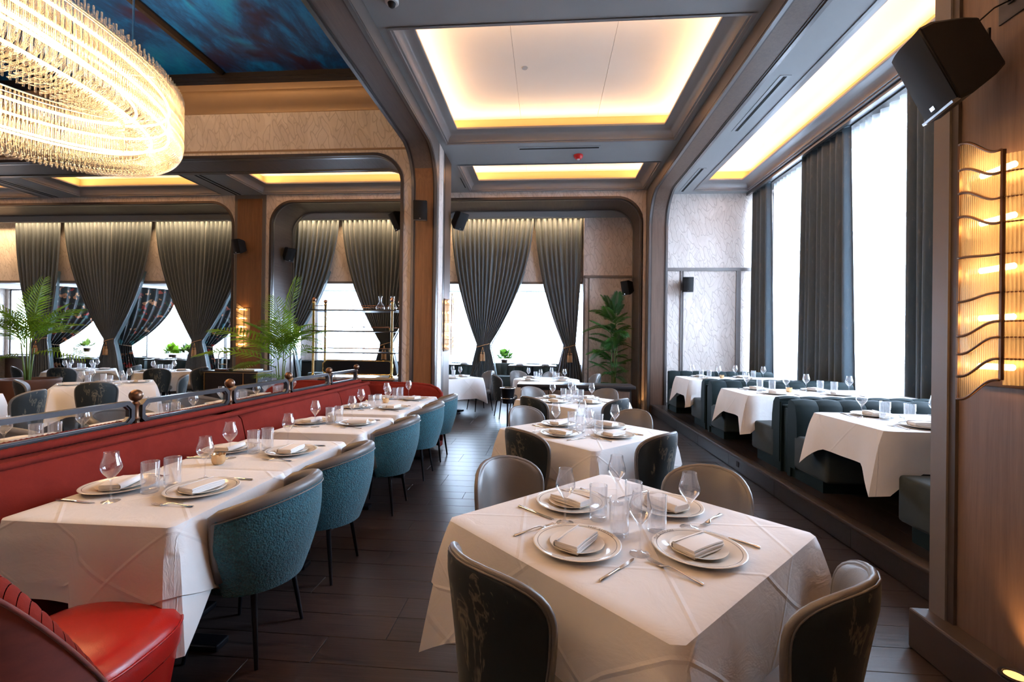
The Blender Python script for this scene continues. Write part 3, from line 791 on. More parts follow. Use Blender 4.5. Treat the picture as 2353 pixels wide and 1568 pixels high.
# lettering set on an arc for the plate rim
def lettering_mesh(text, size, rad, mat):
    cu = bpy.data.curves.new('lettering', 'FONT'); cu.body = text; cu.size = size; cu.align_x = 'CENTER'; cu.space_character = 1.12
    cu.resolution_u = 3
    o = bpy.data.objects.new('lettering_tmp', cu); COL.objects.link(o)
    bpy.context.view_layer.update()
    me = bpy.data.meshes.new_from_object(o.evaluated_get(bpy.context.evaluated_depsgraph_get()))
    bpy.data.objects.remove(o); bpy.data.curves.remove(cu)
    for v in me.vertices:
        a = v.co.x / rad; r_ = rad + v.co.y
        # follow the rim slope
        z_ = .0133 + (r_ - .112) * .174
        v.co = (r_ * math.sin(a), r_ * math.cos(a), z_ + .0006)
    me.materials.clear(); me.materials.append(M[mat]); me.name = 'lettering'; return me
LETTER = lettering_mesh('THE AUSTON', .019, .1445, 'ink')

def setting(px, py, z, ang, where, group, letter=False, wine=True, tumbler=True, cutlery=True, seat=None):
    """one cover; ang = direction from the plate toward the diner"""
    d = Vector((math.cos(ang), math.sin(ang))); s_ = Vector((-d.y, d.x))  # s_: diner's right-hand... table frame
    W_ = (', %s side of %s' % (seat, where.replace('the ', '', 1))) if seat else ' on ' + where
    def at(f, s): return (px + d.x * f + s_.x * s, py + d.y * f + s_.y * s)
    def P(f, s, dz=0): a = at(f, s); return (a[0], a[1], z + dz)
    o = spawn(PLATE, 'charger_plate', 'cream charger plate with dark rim line' + W_ if seat else 'cream charger plate with rim line' + W_, 'plate', P(0, 0), ang + PI / 2, 'charger plates on ' + group)
    if letter: put('lettering', LETTER, o)
    spawn(SIDE, 'side_plate', 'small cream plate on a charger' + W_, 'plate', P(0, 0, .0045), 0, 'side plates on ' + group)
    spawn(NAP, 'napkin', 'folded white napkin on stacked plates' + W_, 'napkin', P(0, 0, .0085), ang + rnd.uniform(-.25, .25) + (PI / 2 if rnd.random() < .3 else 0), 'napkins on ' + group)
    if cutlery:
        spawn(KNIFE, 'table_knife', 'silver dinner knife' + (W_ if seat else ' lying' + W_), 'knife', P(.02, .205, 0), ang + PI / 2 + rnd.uniform(-.12, .12), 'knives on ' + group)
        spawn(FORK, 'dinner_fork', 'silver four-tined fork' + (W_ if seat else ' lying' + W_), 'fork', P(.02, -.205, 0), ang + PI / 2 + rnd.uniform(-.12, .12), 'forks on ' + group)
    if tumbler: spawn(TUMB, 'tumbler', 'tall fluted clear water tumbler' + W_, 'tumbler', P(-.20, .045), 0, 'tumblers on ' + group)
    if wine: spawn(WINE, 'wine_glass', 'long-stemmed empty wine glass' + W_, 'wine glass', P(-.135, .185), 0, 'wine glasses on ' + group)
def votive(x, y, z, where):
    t_ = spawn([('holder', VOT), ('candle', WAX)], 'votive_candle', 'amber glass petal votive candle on ' + where, 'candle', (x, y, z))

# ---------------- table linen
def cloth_mesh(sx, sy, drop, corner, flare=.10, seed=0, overlay=False, z=0.0, rad=.02, wob=.012, gap=.0, short=0, udrop=None):
    udrop = udrop or drop; rg = random.Random(seed); ph = [rg.uniform(0, 6.28) for _ in range(6)]
    hx, hy = sx / 2 + gap, sy / 2 + gap
    per = []                                        # (pos, normal, u along side 0..1, side, corner weight)
    ns = 22
    cn = [(hx, -hy), (hx, hy), (-hx, hy), (-hx, -hy)]
    nm = [(1, 0), (0, 1), (-1, 0), (0, -1)]
    for k in range(4):
        a = Vector(cn[k]); b = Vector(cn[(k + 1) % 4]); n0 = Vector(nm[k])
        L = (b - a).length
        for j in range(ns):
            u = (j + .5) / ns
            u = .5 - .5 * math.cos(PI * u) * (.72) - 0 if False else u
            u2 = u
            w = min(u2, 1 - u2) * L                     # distance to nearest corner
            cw = max(0.0, 1 - w / .22)
            dg = (Vector(cn[k] if u2 < .5 else cn[(k + 1) % 4])).normalized()
            n = (n0 * (1 - cw * .62) + dg * cw * .62 * 1.2)
            per.append((a.lerp(b, u2), n0, dg, cw, u2, L, k))
    N = len(per); rows = 9
    def point(i, j):
        p, n0, dg, cw, u, L, k = per[i % N]
        t = j / rows
        full = p.x * short >= 0
        Lu = udrop + ((corner - udrop) * cw ** 1.3 if full else 0)
        Lh = Lu
        if overlay:
            Lh = .25 + (drop - .25) * (1 - abs(2 * u - 1))
            if not full: Lh = min(Lh, udrop * .8)
        t2 = t; t = Lh * t / Lu
        ww = wob * math.sin(u * L * 9 + ph[k]) + wob * .6 * math.sin(u * L * 17 + ph[(k + 1) % 4])
        fold = flare * cw ** 1.15 * t ** .8 * (1 if full else 0)
        out = .004 + .012 * min(1, t * 4) + ww * t + .02 * t
        # rounded shoulder
        zz = z - Lh * t2
        q = p + n0 * out + dg * fold
        # pull the sides in a little where the corner cone takes up cloth
        return (q.x, q.y, zz)
    vs = []; uvs = []
    for j in range(rows + 1):
        for i in range(N):
            vs.append(point(i, j)); p, n0, dg, cw, u, L, k = per[i]
            Lh = drop * j / rows; uvs.append((p.x + n0.x * Lh, p.y + n0.y * Lh))
    fs = []
    for j in range(rows):
        for i in range(N):
            k = (i + 1) % N; fs.append((j * N + i, j * N + k, (j + 1) * N + k, (j + 1) * N + i))
    # shoulder ring and top
    b0 = len(vs)
    for i in range(N):
        p = per[i][0]; q = p * .985; vs.append((q.x, q.y, z + .004)); uvs.append((q.x, q.y))
    for i in range(N):
        k = (i + 1) % N; fs.append((b0 + i, b0 + k, k, i))
    b1 = len(vs)
    for i in range(N):
        p = per[i][0]; q = p * .90; vs.append((q.x, q.y, z + .005)); uvs.append((q.x, q.y))
    for i in range(N):
        k = (i + 1) % N; fs.append((b1 + i, b1 + k, b0 + k, b0 + i))
    fs.append(tuple(b1 + i for i in range(N)))
    mb = MB(); mb.add(vs, fs); mb.uv = uvs
    return mb.mesh('tablecloth', 'table_linen', 45)
def table_base(t_, sx, sy, ztop, legs='pedestal'):
    MB().rbox(-sx / 2, sx / 2, -sy / 2, sy / 2, ztop - .035, ztop - .004, .006).obj('tabletop', 'wood_black', t_)
    MB().lathe([(.045, .03), (.04, .06), (.035, .12), (.035, ztop - .08), (.09, ztop - .05), (.09, ztop - .03)], 20).obj('pedestal', 'black_metal', t_, 40)
    MB().rbox(-.32, .32, -.045, .045, 0, .035, .008).obj('foot_bar', 'black_metal', t_)
    MB().rbox(-.045, .045, -.32, .32, .001, .034, .008).obj('foot_bar', 'black_metal', t_)
def dressed_table(x, y, sx, sy, ztop, rz, desc, z0=0.0, drop=.36, corner=.52, over=True, seed=1, flare=.10, odrop=.44, group=None, cgroup=None, short=0):
    t_ = thing('dining_table', 'pedestal table hidden beneath ' + desc, 'table', (x, y, z0), rz, group)
    table_base(t_, sx - .02, sy - .02, ztop - z0)
    c = put('tablecloth', cloth_mesh(sx, sy, drop, corner, flare, seed, short=short), None, (x, y, ztop), (0, 0, rz))
    tag(c, 'white linen tablecloth of ' + desc, 'tablecloth', cgroup)
    if over:
        c2 = put('cloth_overlay', cloth_mesh(sx, sy, odrop, corner, flare, seed, True, .0062, gap=.006, short=short, udrop=drop), None, (x, y, ztop), (0, 0, rz))
        tag(c2, 'pointed white overlay cloth on ' + desc, 'tablecloth', cgroup and cgroup + ' overlays')
        return ztop + .0118
    return ztop + .0055

# ---------------- chairs
def leg_mesh(h, r0, r1, dx, dy, mat='black_metal'):
    return MB().tube([(dx, dy, 0), (0, 0, h)], [r1, r0], 10).mesh('leg', mat, 50)
LEG = {(sx, sy): leg_mesh(.40, .016, .008, sx * .045, sy * .05) for sx in (-1, 1) for sy in (-1, 1)}
def tub_kit():
    # faces +y ; back at -y
    TH = R(86)
    def ang(u): return -PI / 2 + TH * (2 * u - 1)
    def rim(u): c = math.cos(TH * (2 * u - 1)); return .705 + .11 * max(0, (c + .18) / 1.18) ** 1.0
    def rad(u, v): 
        b = .235 + .085 * math.sin(min(1, v * 1.25) * PI / 2)
        return b
    def outer(u, v):
        a = ang(u); z = .345 + (rim(u) - .345) * v; r_ = rad(u, v)
        return (r_ * math.cos(a) * 1.0, r_ * math.sin(a) * 1.0 + .02, z)
    def inner(u, v):
        a = ang(u); z = .43 + (rim(u) - .43) * v; r_ = rad(u, .35 + .65 * v) - .055
        return (r_ * math.cos(a), r_ * math.sin(a) + .02, z)
    nu = 40
    shell = MB().grid(outer, nu, 10).mesh('outer_shell', 'boucle_teal', 180)
    inn = MB().grid(inner, nu, 8).mesh('inner_back', 'grey_leather', 180)
    rp = []
    for i in range(nu + 1):
        o_ = Vector(outer(i / nu, 1)); n_ = Vector(inner(i / nu, 1)); rp.append((o_ + n_) / 2)
    # front ends run down to the seat
    e0 = [(Vector(outer(0, v)) + Vector(inner(0, max(0, v)))) / 2 for v in (.15, .45, .75)]
    e1 = [(Vector(outer(1, v)) + Vector(inner(1, max(0, v)))) / 2 for v in (.75, .45, .15)]
    roll = MB().tube(e0 + rp + e1, [.030] * 3 + [.032] * (nu + 1) + [.030] * 3, 10).mesh('top_roll', 'grey_leather', 180)
    seamp = [Vector(outer(i / nu, .955)) * 1.0 + Vector((math.cos(ang(i / nu)), math.sin(ang(i / nu)), 0)) * .004 for i in range(nu + 1)]
    seam = MB().tube(seamp, .004, 6).mesh('piping', 'grey_leather', 180)
    st = [Vector((0, -.245 + .02, .80)) + Vector((0, .001, 0)) + Vector((0, -.034 * math.cos(a), .032 * math.sin(a))) for a in [PI * k / 8 - .4 for k in range(9)]]
    bottom = MB().lathe([(0, .335), (.20, .335), (.228, .35), (.20, .40), (0, .40)], 36, (0, .02, 0)).mesh('underside', 'boucle_teal', 60)
    def seatf(u, v):
        a = 2 * PI * u; r_ = [0.001, .12, .20, .232, .24, .235][int(round(v * 5))]; z = [.475, .474, .468, .455, .43, .385][int(round(v * 5))]
        return (r_ * math.cos(a), r_ * math.sin(a) * 1.05 + .045, z)
    seat = MB().grid(seatf, 36, 5, True).mesh('seat_cushion', 'grey_leather', 180)
    kit = [('outer_shell', shell, (0, 0, 0), (0, 0, 0), [('piping', seam)]), ('inner_back', inn), ('top_roll', roll), ('underside', bottom), ('seat_cushion', seat)]
    for (sx, sy), lm in LEG.items(): kit.append(('leg', lm, (sx * .15, sy * .13 + .045, 0)))
    return kit
TUB = tub_kit()
def dining_kit(velv):
    # faces +y
    def outline(v):  # half width at height v (0 seat .. 1 top)
        w = .185 + .05 * math.sin(min(1, v * 1.3) * PI / 2)
        if v > .66:
            k = (v - .66) / .34; w *= max(.0, 1 - k ** 3.0) ** .42
        return w
    z0, z1 = .36, .865
    def pt(u, v, off):
        s_ = 2 * u - 1; w = outline(v)
        x = w * s_; z = z0 + (z1 - z0) * v
        yb = -.215 - .075 * v ** 1.2 + .135 * (x / .24) ** 2 * (.75 + .25 * v)
        return Vector((x, yb + off, z))
    nu, nv = 16, 18
    V = [1 - (1 - j / nv) ** 1.6 for j in range(nv + 1)]
    vm = lambda v: V[int(round(v * nv))] * .9995
    edge = lambda u, v: min(1, 5 * min(1 - abs(2 * u - 1), (1 - vm(v)) * 1.2 + .0))
    back = MB().grid(lambda u, v: pt(u, vm(v), -.012 - .020 * edge(u, v) ** .5), nu, nv).mesh('back_shell', velv, 180)
    front = MB().grid(lambda u, v: pt(u, vm(v), .008 + .022 * edge(u, v) ** .5), nu, nv).mesh('back_pad', 'grey_leather', 180)
    loop = [pt(0, vm(j / nv), -.002) for j in range(nv + 1)] + [pt(1, vm(j / nv), -.002) for j in range(nv, -1, -1)]
    rimb = MB().tube(loop, .0125, 8).mesh('rim_band', 'grey_leather', 180)
    pipe = MB().tube([p + Vector((0, -.014, 0)) for p in loop], .004, 6).mesh('piping', 'grey_leather', 180)
    def seatf(u, v):
        a = 2 * PI * u; k = int(round(v * 6)); r_ = [.001, .12, .2, .232, .242, .236, .20][k]; z = [.478, .478, .472, .458, .43, .395, .37][k]
        ca, sa = math.cos(a), math.sin(a); e = (abs(ca) ** 3 + abs(sa) ** 3) ** (-1 / 3)
        return (r_ * ca * e * .98, r_ * sa * e * 1.0 + .02, z)
    seat = MB().grid(seatf, 40, 6, True).mesh('seat', 'grey_leather', 180)
    und = MB().lathe([(0, .36), (.19, .36), (.20, .37), (.2, .39), (0, .39)], 24, (0, .02, 0)).mesh('seat_base', 'black_metal', 60)
    kit = [('back_shell', back, (0, 0, 0), (0, 0, 0), [('piping', pipe)]), ('back_pad', front), ('rim_band', rimb), ('seat', seat), ('seat_base', und)]
    for (sx, sy), lm in LEG.items(): kit.append(('leg', lm, (sx * .165, sy * .165 + .02, -.02)))
    return kit
# legs must reach the floor
for k_ in LEG: pass
LEGD = {k_: leg_mesh(.38, .016, .009, k_[0] * .045, k_[1] * .05) for k_ in LEG}
def fix_legs(kit): return [(('leg', LEGD[(1 if it[2][0] > 0 else -1, 1 if it[2][1] > .03 else -1)], (it[2][0], it[2][1], 0)) if it[0] == 'leg' else it) for it in kit]
DIN = fix_legs(dining_kit('velvet_marble')); DINT = fix_legs(dining_kit('velvet_marble_teal')); TUB = fix_legs(TUB)
def face(x, y, tx, ty): return math.atan2(ty - y, tx - x) - PI / 2
# ------------------------------------------------------------------ middle aisle: square tables turned 45 degrees
TC = [(.345, 1.945), (.345, 4.02), (.345, 6.07)]
TN = ['sconce-pier square table', 'middle square aisle table', 'square table before the console']
CN = ['by the big sconce pier', 'at the middle aisle table', 'before the dark console']
SIDE_N = {45: 'window', 135: 'far hall', 225: 'banquette', 315: 'step'}
for i, (x, y) in enumerate(TC):
    zt = dressed_table(x, y, 1.07, 1.07, .75, R(45), TN[i], 0, .40, .58, True, 11 + i, .13, .47)
    for a in (45, 135, 225, 315):
        dx, dy = math.cos(R(a)), math.sin(R(a))
        setting(x + dx * .315, y + dy * .315, zt, R(a), 'the ' + TN[i], TN[i], letter=i < 2, seat={45: 'bay-wall', 135: 'drape', 225: 'banquette', 315: 'pier'}[a])
        dd = {45: .53, 135: .60, 225: .535, 315: .535}[a]
        sd = {45: 'far window-side', 135: 'far hall-side', 225: 'near banquette-side', 315: 'near step-side'}[a]
        spawn(DIN, 'dining_chair', 'grey leather chair with marbled back, %s place %s' % (sd, CN[i]), 'chair',
              (x + dx * dd, y + dy * dd, 0), R(a) + PI / 2, 'curved-back chairs at the aisle tables')

# ------------------------------------------------------------------ banquette row along the glass divider
ORD = ['first', 'second', 'third', 'fourth', 'fifth']
LY = [2.13, 2.925, 4.0, 4.98, 5.775]
CY = [2.17, 2.90, 4.02, 5.02, 5.80]
for i, yy in enumerate(LY):
    nm = '%s banquette table from barrel chair' % ORD[i]
    zt = dressed_table(-1.90, yy, .76, .785, .75, 0, nm, 0, .30, .50 if i in (0, 2, 3) else .40, True, 31 + i, .10, .44, short=1)
    setting(-1.715, yy + .02, zt, 0, 'the ' + nm, nm, seat='tub-chair')
    setting(-2.155, yy + .02, zt, PI, 'the ' + nm, nm, seat='banquette')
    spawn(TUB, 'tub_chair', 'teal boucle tub chair with grey rim at ' + nm, 'chair', (-1.455, CY[i] + .025, 0), PI / 2, 'teal tub chairs along the banquette')
for i, (x, y) in enumerate([(-1.99, 2.62), (-1.98, 4.06), (-1.96, 5.42)]):
    votive(x, y, .7625, ['the first pair of banquette tables', 'the third banquette table', 'the last pair of banquette tables'][i])
# other side of the divider
for i, yy in enumerate(LY):
    nm = '%s table behind the glass divider' % ORD[i]
    zt = dressed_table(-3.62, yy + .06, .76, .785, .75, 0, nm, 0, .30, .44, False, 51 + i, .08, short=-1)
    setting(-3.80, yy + .06, zt, PI, 'the ' + nm, nm, cutlery=i < 3, seat='tub-chair')
    setting(-3.36, yy + .06, zt, 0, 'the ' + nm, nm, cutlery=i < 3, seat='divider')
    spawn(TUB, 'tub_chair', 'tub chair with grey leather inside facing the ' + nm, 'chair', (-4.05, yy + .1, 0), -PI / 2, 'tub chairs on the hall side of the divider')

def banquette(s_, name, label):
    XD = -2.75
    t_ = thing(name, label, 'banquette', (XD, 3.0, 0))
    X = lambda d: s_ * d
    Y = lambda y: y - 3.0
    segs = [(1.62, 3.6), (3.6, 5.4), (5.4, 6.34)]
    MB().box(*sorted((X(.06), X(.45))), Y(1.62), Y(6.3), 0, .10).obj('base', 'black_metal', t_)
    for a, b in segs:
        MB().rbox(*sorted((X(.20), X(.60))), Y(a) + .004, Y(b) - .004, .10, .45, .03, 3).obj('seat_cushion', 'velvet_red', t_, 50)
        pr = [(.06, .12), (.36, .12), (.345, .45), (.255, .82), (.235, .885), (.20, .915), (.14, .92), (.06, .92)]
        mb = MB(); n = 10; fr = []
        for k in range(n + 1):
            f = k / n; yy = a + .006 + (b - a - .012) * f
            e = min(f, 1 - f) * (b - a); pf = 1 - max(0, 1 - e / .05) ** 2 * .12
            fr.append(((0, Y(yy), 0), (s_ * 1.0, 0, 0), (0, 0, 1)) if False else ((X(.06), Y(yy), .12), (s_ * pf, 0, 0), (0, 0, 1 - (1 - pf) * .3)))
        mb.sweep(fr, [(p - .06, q - .12) for p, q in pr]).obj('back_cushion', 'velvet_red', t_, 50)
    # corded roll along the top front edge and a second one at the divider
    for d, z, r_ in ((.215, .915, .020), (.085, .945, .024)):
        path = [(X(d), Y(1.62 + 4.68 * k / 360), z) for k in range(361)]
        MB().tube(path, [r_ * (1 + .10 * math.cos(PI * k)) for k in range(361)], 8).obj('corded_roll', 'velvet_red', t_, 180)
    # curved return closing the row
    n = 16
    prof = lambda L: [(-L, 0), (L, 0)]
    mb = MB(); fr = []
    pts = [(.06, 6.44), (.5, 6.44), (.9, 6.44), (1.10, 6.43), (1.20, 6.40), (1.27, 6.34), (1.29, 6.27)]
    hs = [.925, .925, .92, .90, .86, .80, .72]
    secs = []
    for (d, yy), h in zip(pts, hs): secs.append((d, yy, h))
    vs = []; fs = []; m_ = 10
    for d, yy, h in secs:
        for (o_, z_) in [(-.10, .06), (-.12, .3), (-.10, h - .05), (-.07, h - .01), (0, h), (.07, h - .01), (.10, h - .05), (.10, .3), (.08, .06), (0, .06)]:
            vs.append((X(d), Y(yy + o_), z_))
    for j in range(len(secs) - 1):
        for i in range(m_):
            k = (i + 1) % m_; fs.append((j * m_ + i, j * m_ + k, (j + 1) * m_ + k, (j + 1) * m_ + i))
    fs.append(tuple(range(m_))); fs.append(tuple(range((len(secs) - 1) * m_, len(secs) * m_)))
    MB().add(vs, fs).obj('end_return', 'velvet_red', t_, 60)
    rp = []
    for j in range(len(secs) - 1):
        for k in range(26):
            f = k / 26; a, b = secs[j], secs[j + 1]
            rp.append((X(a[0] + (b[0] - a[0]) * f), Y(a[1] + (b[1] - a[1]) * f - .05), a[2] + (b[2] - a[2]) * f - .012))
    rp += [(X(1.305), Y(6.22), .66), (X(1.31), Y(6.2), .45), (X(1.30), Y(6.2), .15)]
    MB().tube(rp, [.024 * (1 + .1 * math.cos(PI * k)) for k in range(len(rp))], 8).obj('corded_roll', 'velvet_red', t_, 180)
banquette(1, 'banquette', 'red velvet banquette with corded top edge behind the tub-chair tables')
banquette(-1, 'banquette', 'red velvet banquette on the hall side of the glass divider')
dv = thing('glass_divider', 'bronze-framed clear glass screen panels on ball-topped posts above the banquette', 'divider', (-2.75, 3.0, 0))
POSTY = [1.94, 2.842, 3.745, 4.646, 5.55, 6.375]
PM = MB().lathe([(.024, .0), (.024, .955), (.020, .965), (.026, .985), (.018, 1.0), (.0165, 1.06), (.022, 1.075), (.024, 1.085), (.016, 1.098)], 18).mesh('post', 'bronze', 40)
FM = MB().lathe([(0.0, 1.09)] + [(.040 * math.cos(a), 1.139 + .040 * math.sin(a)) for a in [-1.25 + 2.8 * k / 12 for k in range(13)]] + [(0, 1.179)], 20).mesh('ball_finial', 'bronze', 60)
for yy in POSTY:
    p_ = put('post', PM, dv, (0, yy - 3.0, 0)); put('ball_finial', FM, p_)
def octo(y0, y1, z0, z1, c): return [(y0 + c, z0), (y1 - c, z0), (y1, z0 + c), (y1, z1 - c), (y1 - c, z1), (y0 + c, z1), (y0, z1 - c), (y0, z0 + c)]
for a, b in zip(POSTY, POSTY[1:]):
    y0, y1 = a + .028 - 3.0, b - .028 - 3.0
    O = octo(y0, y1, .945, 1.108, .035); I = octo(y0 + .024, y1 - .024, .969, 1.084, .03)
    vs = []; fs = []
    for P_ in (O, I):
        for xx in (-.022, .022): vs += [(xx, p, q) for p, q in P_]
    # rings order: O-,O+,I-,I+
    for i in range(8):
        k = (i + 1) % 8
        fs += [(i, k, 8 + k, 8 + i), (16 + i, 24 + i, 24 + k, 16 + k), (i, 16 + i, 16 + k, k), (8 + i, 8 + k, 24 + k, 24 + i)]
    f_ = MB().add(vs, fs).obj('panel_frame', 'bronze_frame', dv)
    O2 = octo(y0 + .024, y1 - .024, .969, 1.084, .03); I2 = octo(y0 + .032, y1 - .032, .977, 1.076, .027)
    vs = []; fs = []
    for P_ in (O2, I2):
        for xx in (-.012, .012): vs += [(xx, p, q) for p, q in P_]
    for i in range(8):
        k = (i + 1) % 8
        fs += [(i, k, 8 + k, 8 + i), (16 + i, 24 + i, 24 + k, 16 + k), (i, 16 + i, 16 + k, k), (8 + i, 8 + k, 24 + k, 24 + i)]
    MB().add(vs, fs).obj('inner_bead', 'bronze_frame', f_)
    MB().prism(octo(y0 + .024, y1 - .024, .969, 1.084, .03), 'x', -.003, .003).obj('pane', 'glass_pane', f_)

# ------------------------------------------------------------------ red barrel chair at the head of the row
def barrel_chair(x, y, rz, label):
    t_ = thing('barrel_chair', label, 'chair', (x, y, 0), rz)
    TH = R(74)
    ang = lambda u: -PI / 2 + TH * (2 * u - 1)
    def rim(u):
        return .885 - .47 * max(0.0, min(1.0, (abs(TH * (2 * u - 1)) - .30) / 1.06)) ** 1.5
    nu = 48
    def outer(u, v): a = ang(u); r_ = .325 + .01 * math.sin(v * PI); return (r_ * math.cos(a), r_ * math.sin(a), .16 + (rim(u) - .16) * v)
    def inner(u, v): a = ang(u); r_ = .25; return (r_ * math.cos(a), r_ * math.sin(a), .40 + (rim(u) - .40) * v)
    MB().grid(outer, nu, 8).obj('outer_shell', 'velvet_red_dark', t_, 180)
    MB().grid(inner, nu, 6).obj('inner_back', 'velvet_red', t_, 180)
    # channelled top: ribs across the thickness of the back
    nr = 34
    for k in range(nr):
        def rib(u, v, k=k):
            uu = (k + .04 + .92 * u) / nr; a = ang(uu); ph = PI * v
            rc = .2875; hw = .0375; bul = .004 * math.sin(PI * u)
            r_ = rc + hw * math.cos(ph); h = (.026 + bul) * math.sin(ph)
            return (r_ * math.cos(a), r_ * math.sin(a), rim(uu) + h)
        MB().grid(rib, 5, 8).obj('channel_rib', 'velvet_red', t_, 180)
    for rr in (.327, .248):
        MB().tube([(rr * math.cos(ang(i / 48)), rr * math.sin(ang(i / 48)), rim(i / 48) - .002) for i in range(49)], .006, 6).obj('piping', 'velvet_red_dark', t_, 180)
    sp_ = [(.001, .478), (.12, .477), (.20, .470), (.25, .452), (.272, .42), (.275, .38), (.27, .34)]
    def seatf(u, v):
        a = 2 * PI * u; r_, z = sp_[int(round(v * 6))]; e = (abs(math.cos(a)) ** 3 + abs(math.sin(a)) ** 3) ** (-1 / 3)
        return (r_ * math.cos(a) * min(e, 1.12), r_ * math.sin(a) * e * 1.02 + .11, z)
    MB().grid(seatf, 48, 6, True).obj('seat_cushion', 'red_leather', t_, 180)
    pp = [Vector(seatf(i / 48, 4 / 6)) * 1.0 for i in range(48)]
    MB().tube([(p.x * 1.004, p.y * 1.004, p.z) for p in pp], .005, 6, True).obj('seat_piping', 'red_leather', t_, 180)
    def band(u, v):
        a = 2 * PI * u; r_ = .268 - .02 * v; e = (abs(math.cos(a)) ** 3 + abs(math.sin(a)) ** 3) ** (-1 / 3)
        return (r_ * math.cos(a) * min(e, 1.12), r_ * math.sin(a) * e * 1.02 + .10, .335 - .15 * v)
    MB().grid(band, 48, 4, True).obj('seat_box', 'red_leather', t_, 180)
    MB().lathe([(0, .0), (.24, .0), (.24, .02), (.05, .035), (.04, .17), (0, .17)], 32).obj('swivel_base', 'black_metal', t_, 40)
barrel_chair(-8.9, 6.3, R(-20), 'red channelled barrel chair in the hall before the brown planter')
barrel_chair(-1.65, 1.375, R(2), 'red leather barrel chair with channelled velvet back at the head of the banquette row')

# ------------------------------------------------------------------ window booths on the raised platform
PZ = .16
BT = [(3.93, 'sconce-pier booth table'), (6.15, 'middle booth table'), (8.42, 'bay-wall booth table')]
for i, (yy, nm) in enumerate(BT):
    zt = dressed_table(3.43, yy, 1.94, .90, PZ + .755, 0, nm, .184, .29, .50, False, 71 + i, .09)
    for k, xx in enumerate((2.86, 3.62)):
        setting(xx, yy - .27, zt, -PI / 2, 'the ' + nm, nm, seat=('aisle-end', 'window-end')[k] + ' pier')
        setting(xx, yy + .27, zt, PI / 2, 'the ' + nm, nm, seat=('aisle-end', 'window-end')[k] + ' bay-wall')
    if i: votive(3.15, yy, zt, 'the ' + nm)
def bench(yb, dirn, nm, x0=2.50, x1=4.55):
    """bench with its back at yb, seat projecting along dirn (+1 = +y)"""
    t_ = thing('booth_bench', nm, 'bench', (x0, yb, .184))
    L = x1 - x0; D = lambda a: a * dirn
    MB().box(.03, L, *sorted((D(.05), D(.58))), 0, .12).obj('plinth', 'velvet_green', t_)
    MB().rbox(0, L, *sorted((D(.13), D(.68))), .11, .44, .03, 3).obj('seat_cushion', 'velvet_grey', t_, 50)
    MB().box(.01, L, *sorted((D(0), D(.06))), 0, .74).obj('back_panel', 'velvet_green', t_)
    n = 9; w = L / n
    pr = [(.02, .10), (.17, .10), (.20, .42), (.19, .60), (.165, .74), (.12, .79), (.06, .80), (.02, .78)]
    for k in range(n):
        fr = []
        for j in range(7):
            f = j / 6; xx = k * w + .002 + (w - .004) * f; pf = .955 + .045 * math.sin(PI * f) ** .5
            fr.append(((xx, D(.02), .10), (0, dirn * pf, 0), (0, 0, .985 + .015 * math.sin(PI * f))))
        MB().sweep(fr, [(a - .02, b - .10) for a, b in pr]).obj('channel_cushion', 'velvet_green', t_, 50)
bench(5.05, 1, 'green channel-back bench on the pier side of the middle booth')
bench(4.92, -1, 'green channel-back bench of the booth behind the sconce pier, back to the middle booth')
bench(7.37, 1, 'green channel-back bench facing the wallpapered bay wall')
bench(7.24, -1, 'green channel-back bench of the middle booth, back to the bay-wall booth')
bench(9.62, -1, 'green channel-back bench with its back toward the wallpapered bay wall')
bench(2.75, 1, 'grey velvet bench seat tucked behind the sconce pier')
for y0, y1, nm in ((4.925, 5.045, 'between the pier booth and the middle booth'), (7.245, 7.365, 'between the middle booth and the bay-wall booth')):
    tag(MB().rbox(2.53, 4.55, y0, y1, .184, .184 + .70, .02, 3).rbox(2.515, 4.55, y0, y1, .885, .905, .008).obj('booth_partition', 'velvet_green', None, 50),
        'low green velvet partition with dark cap ' + nm, 'partition', 'booth partitions')
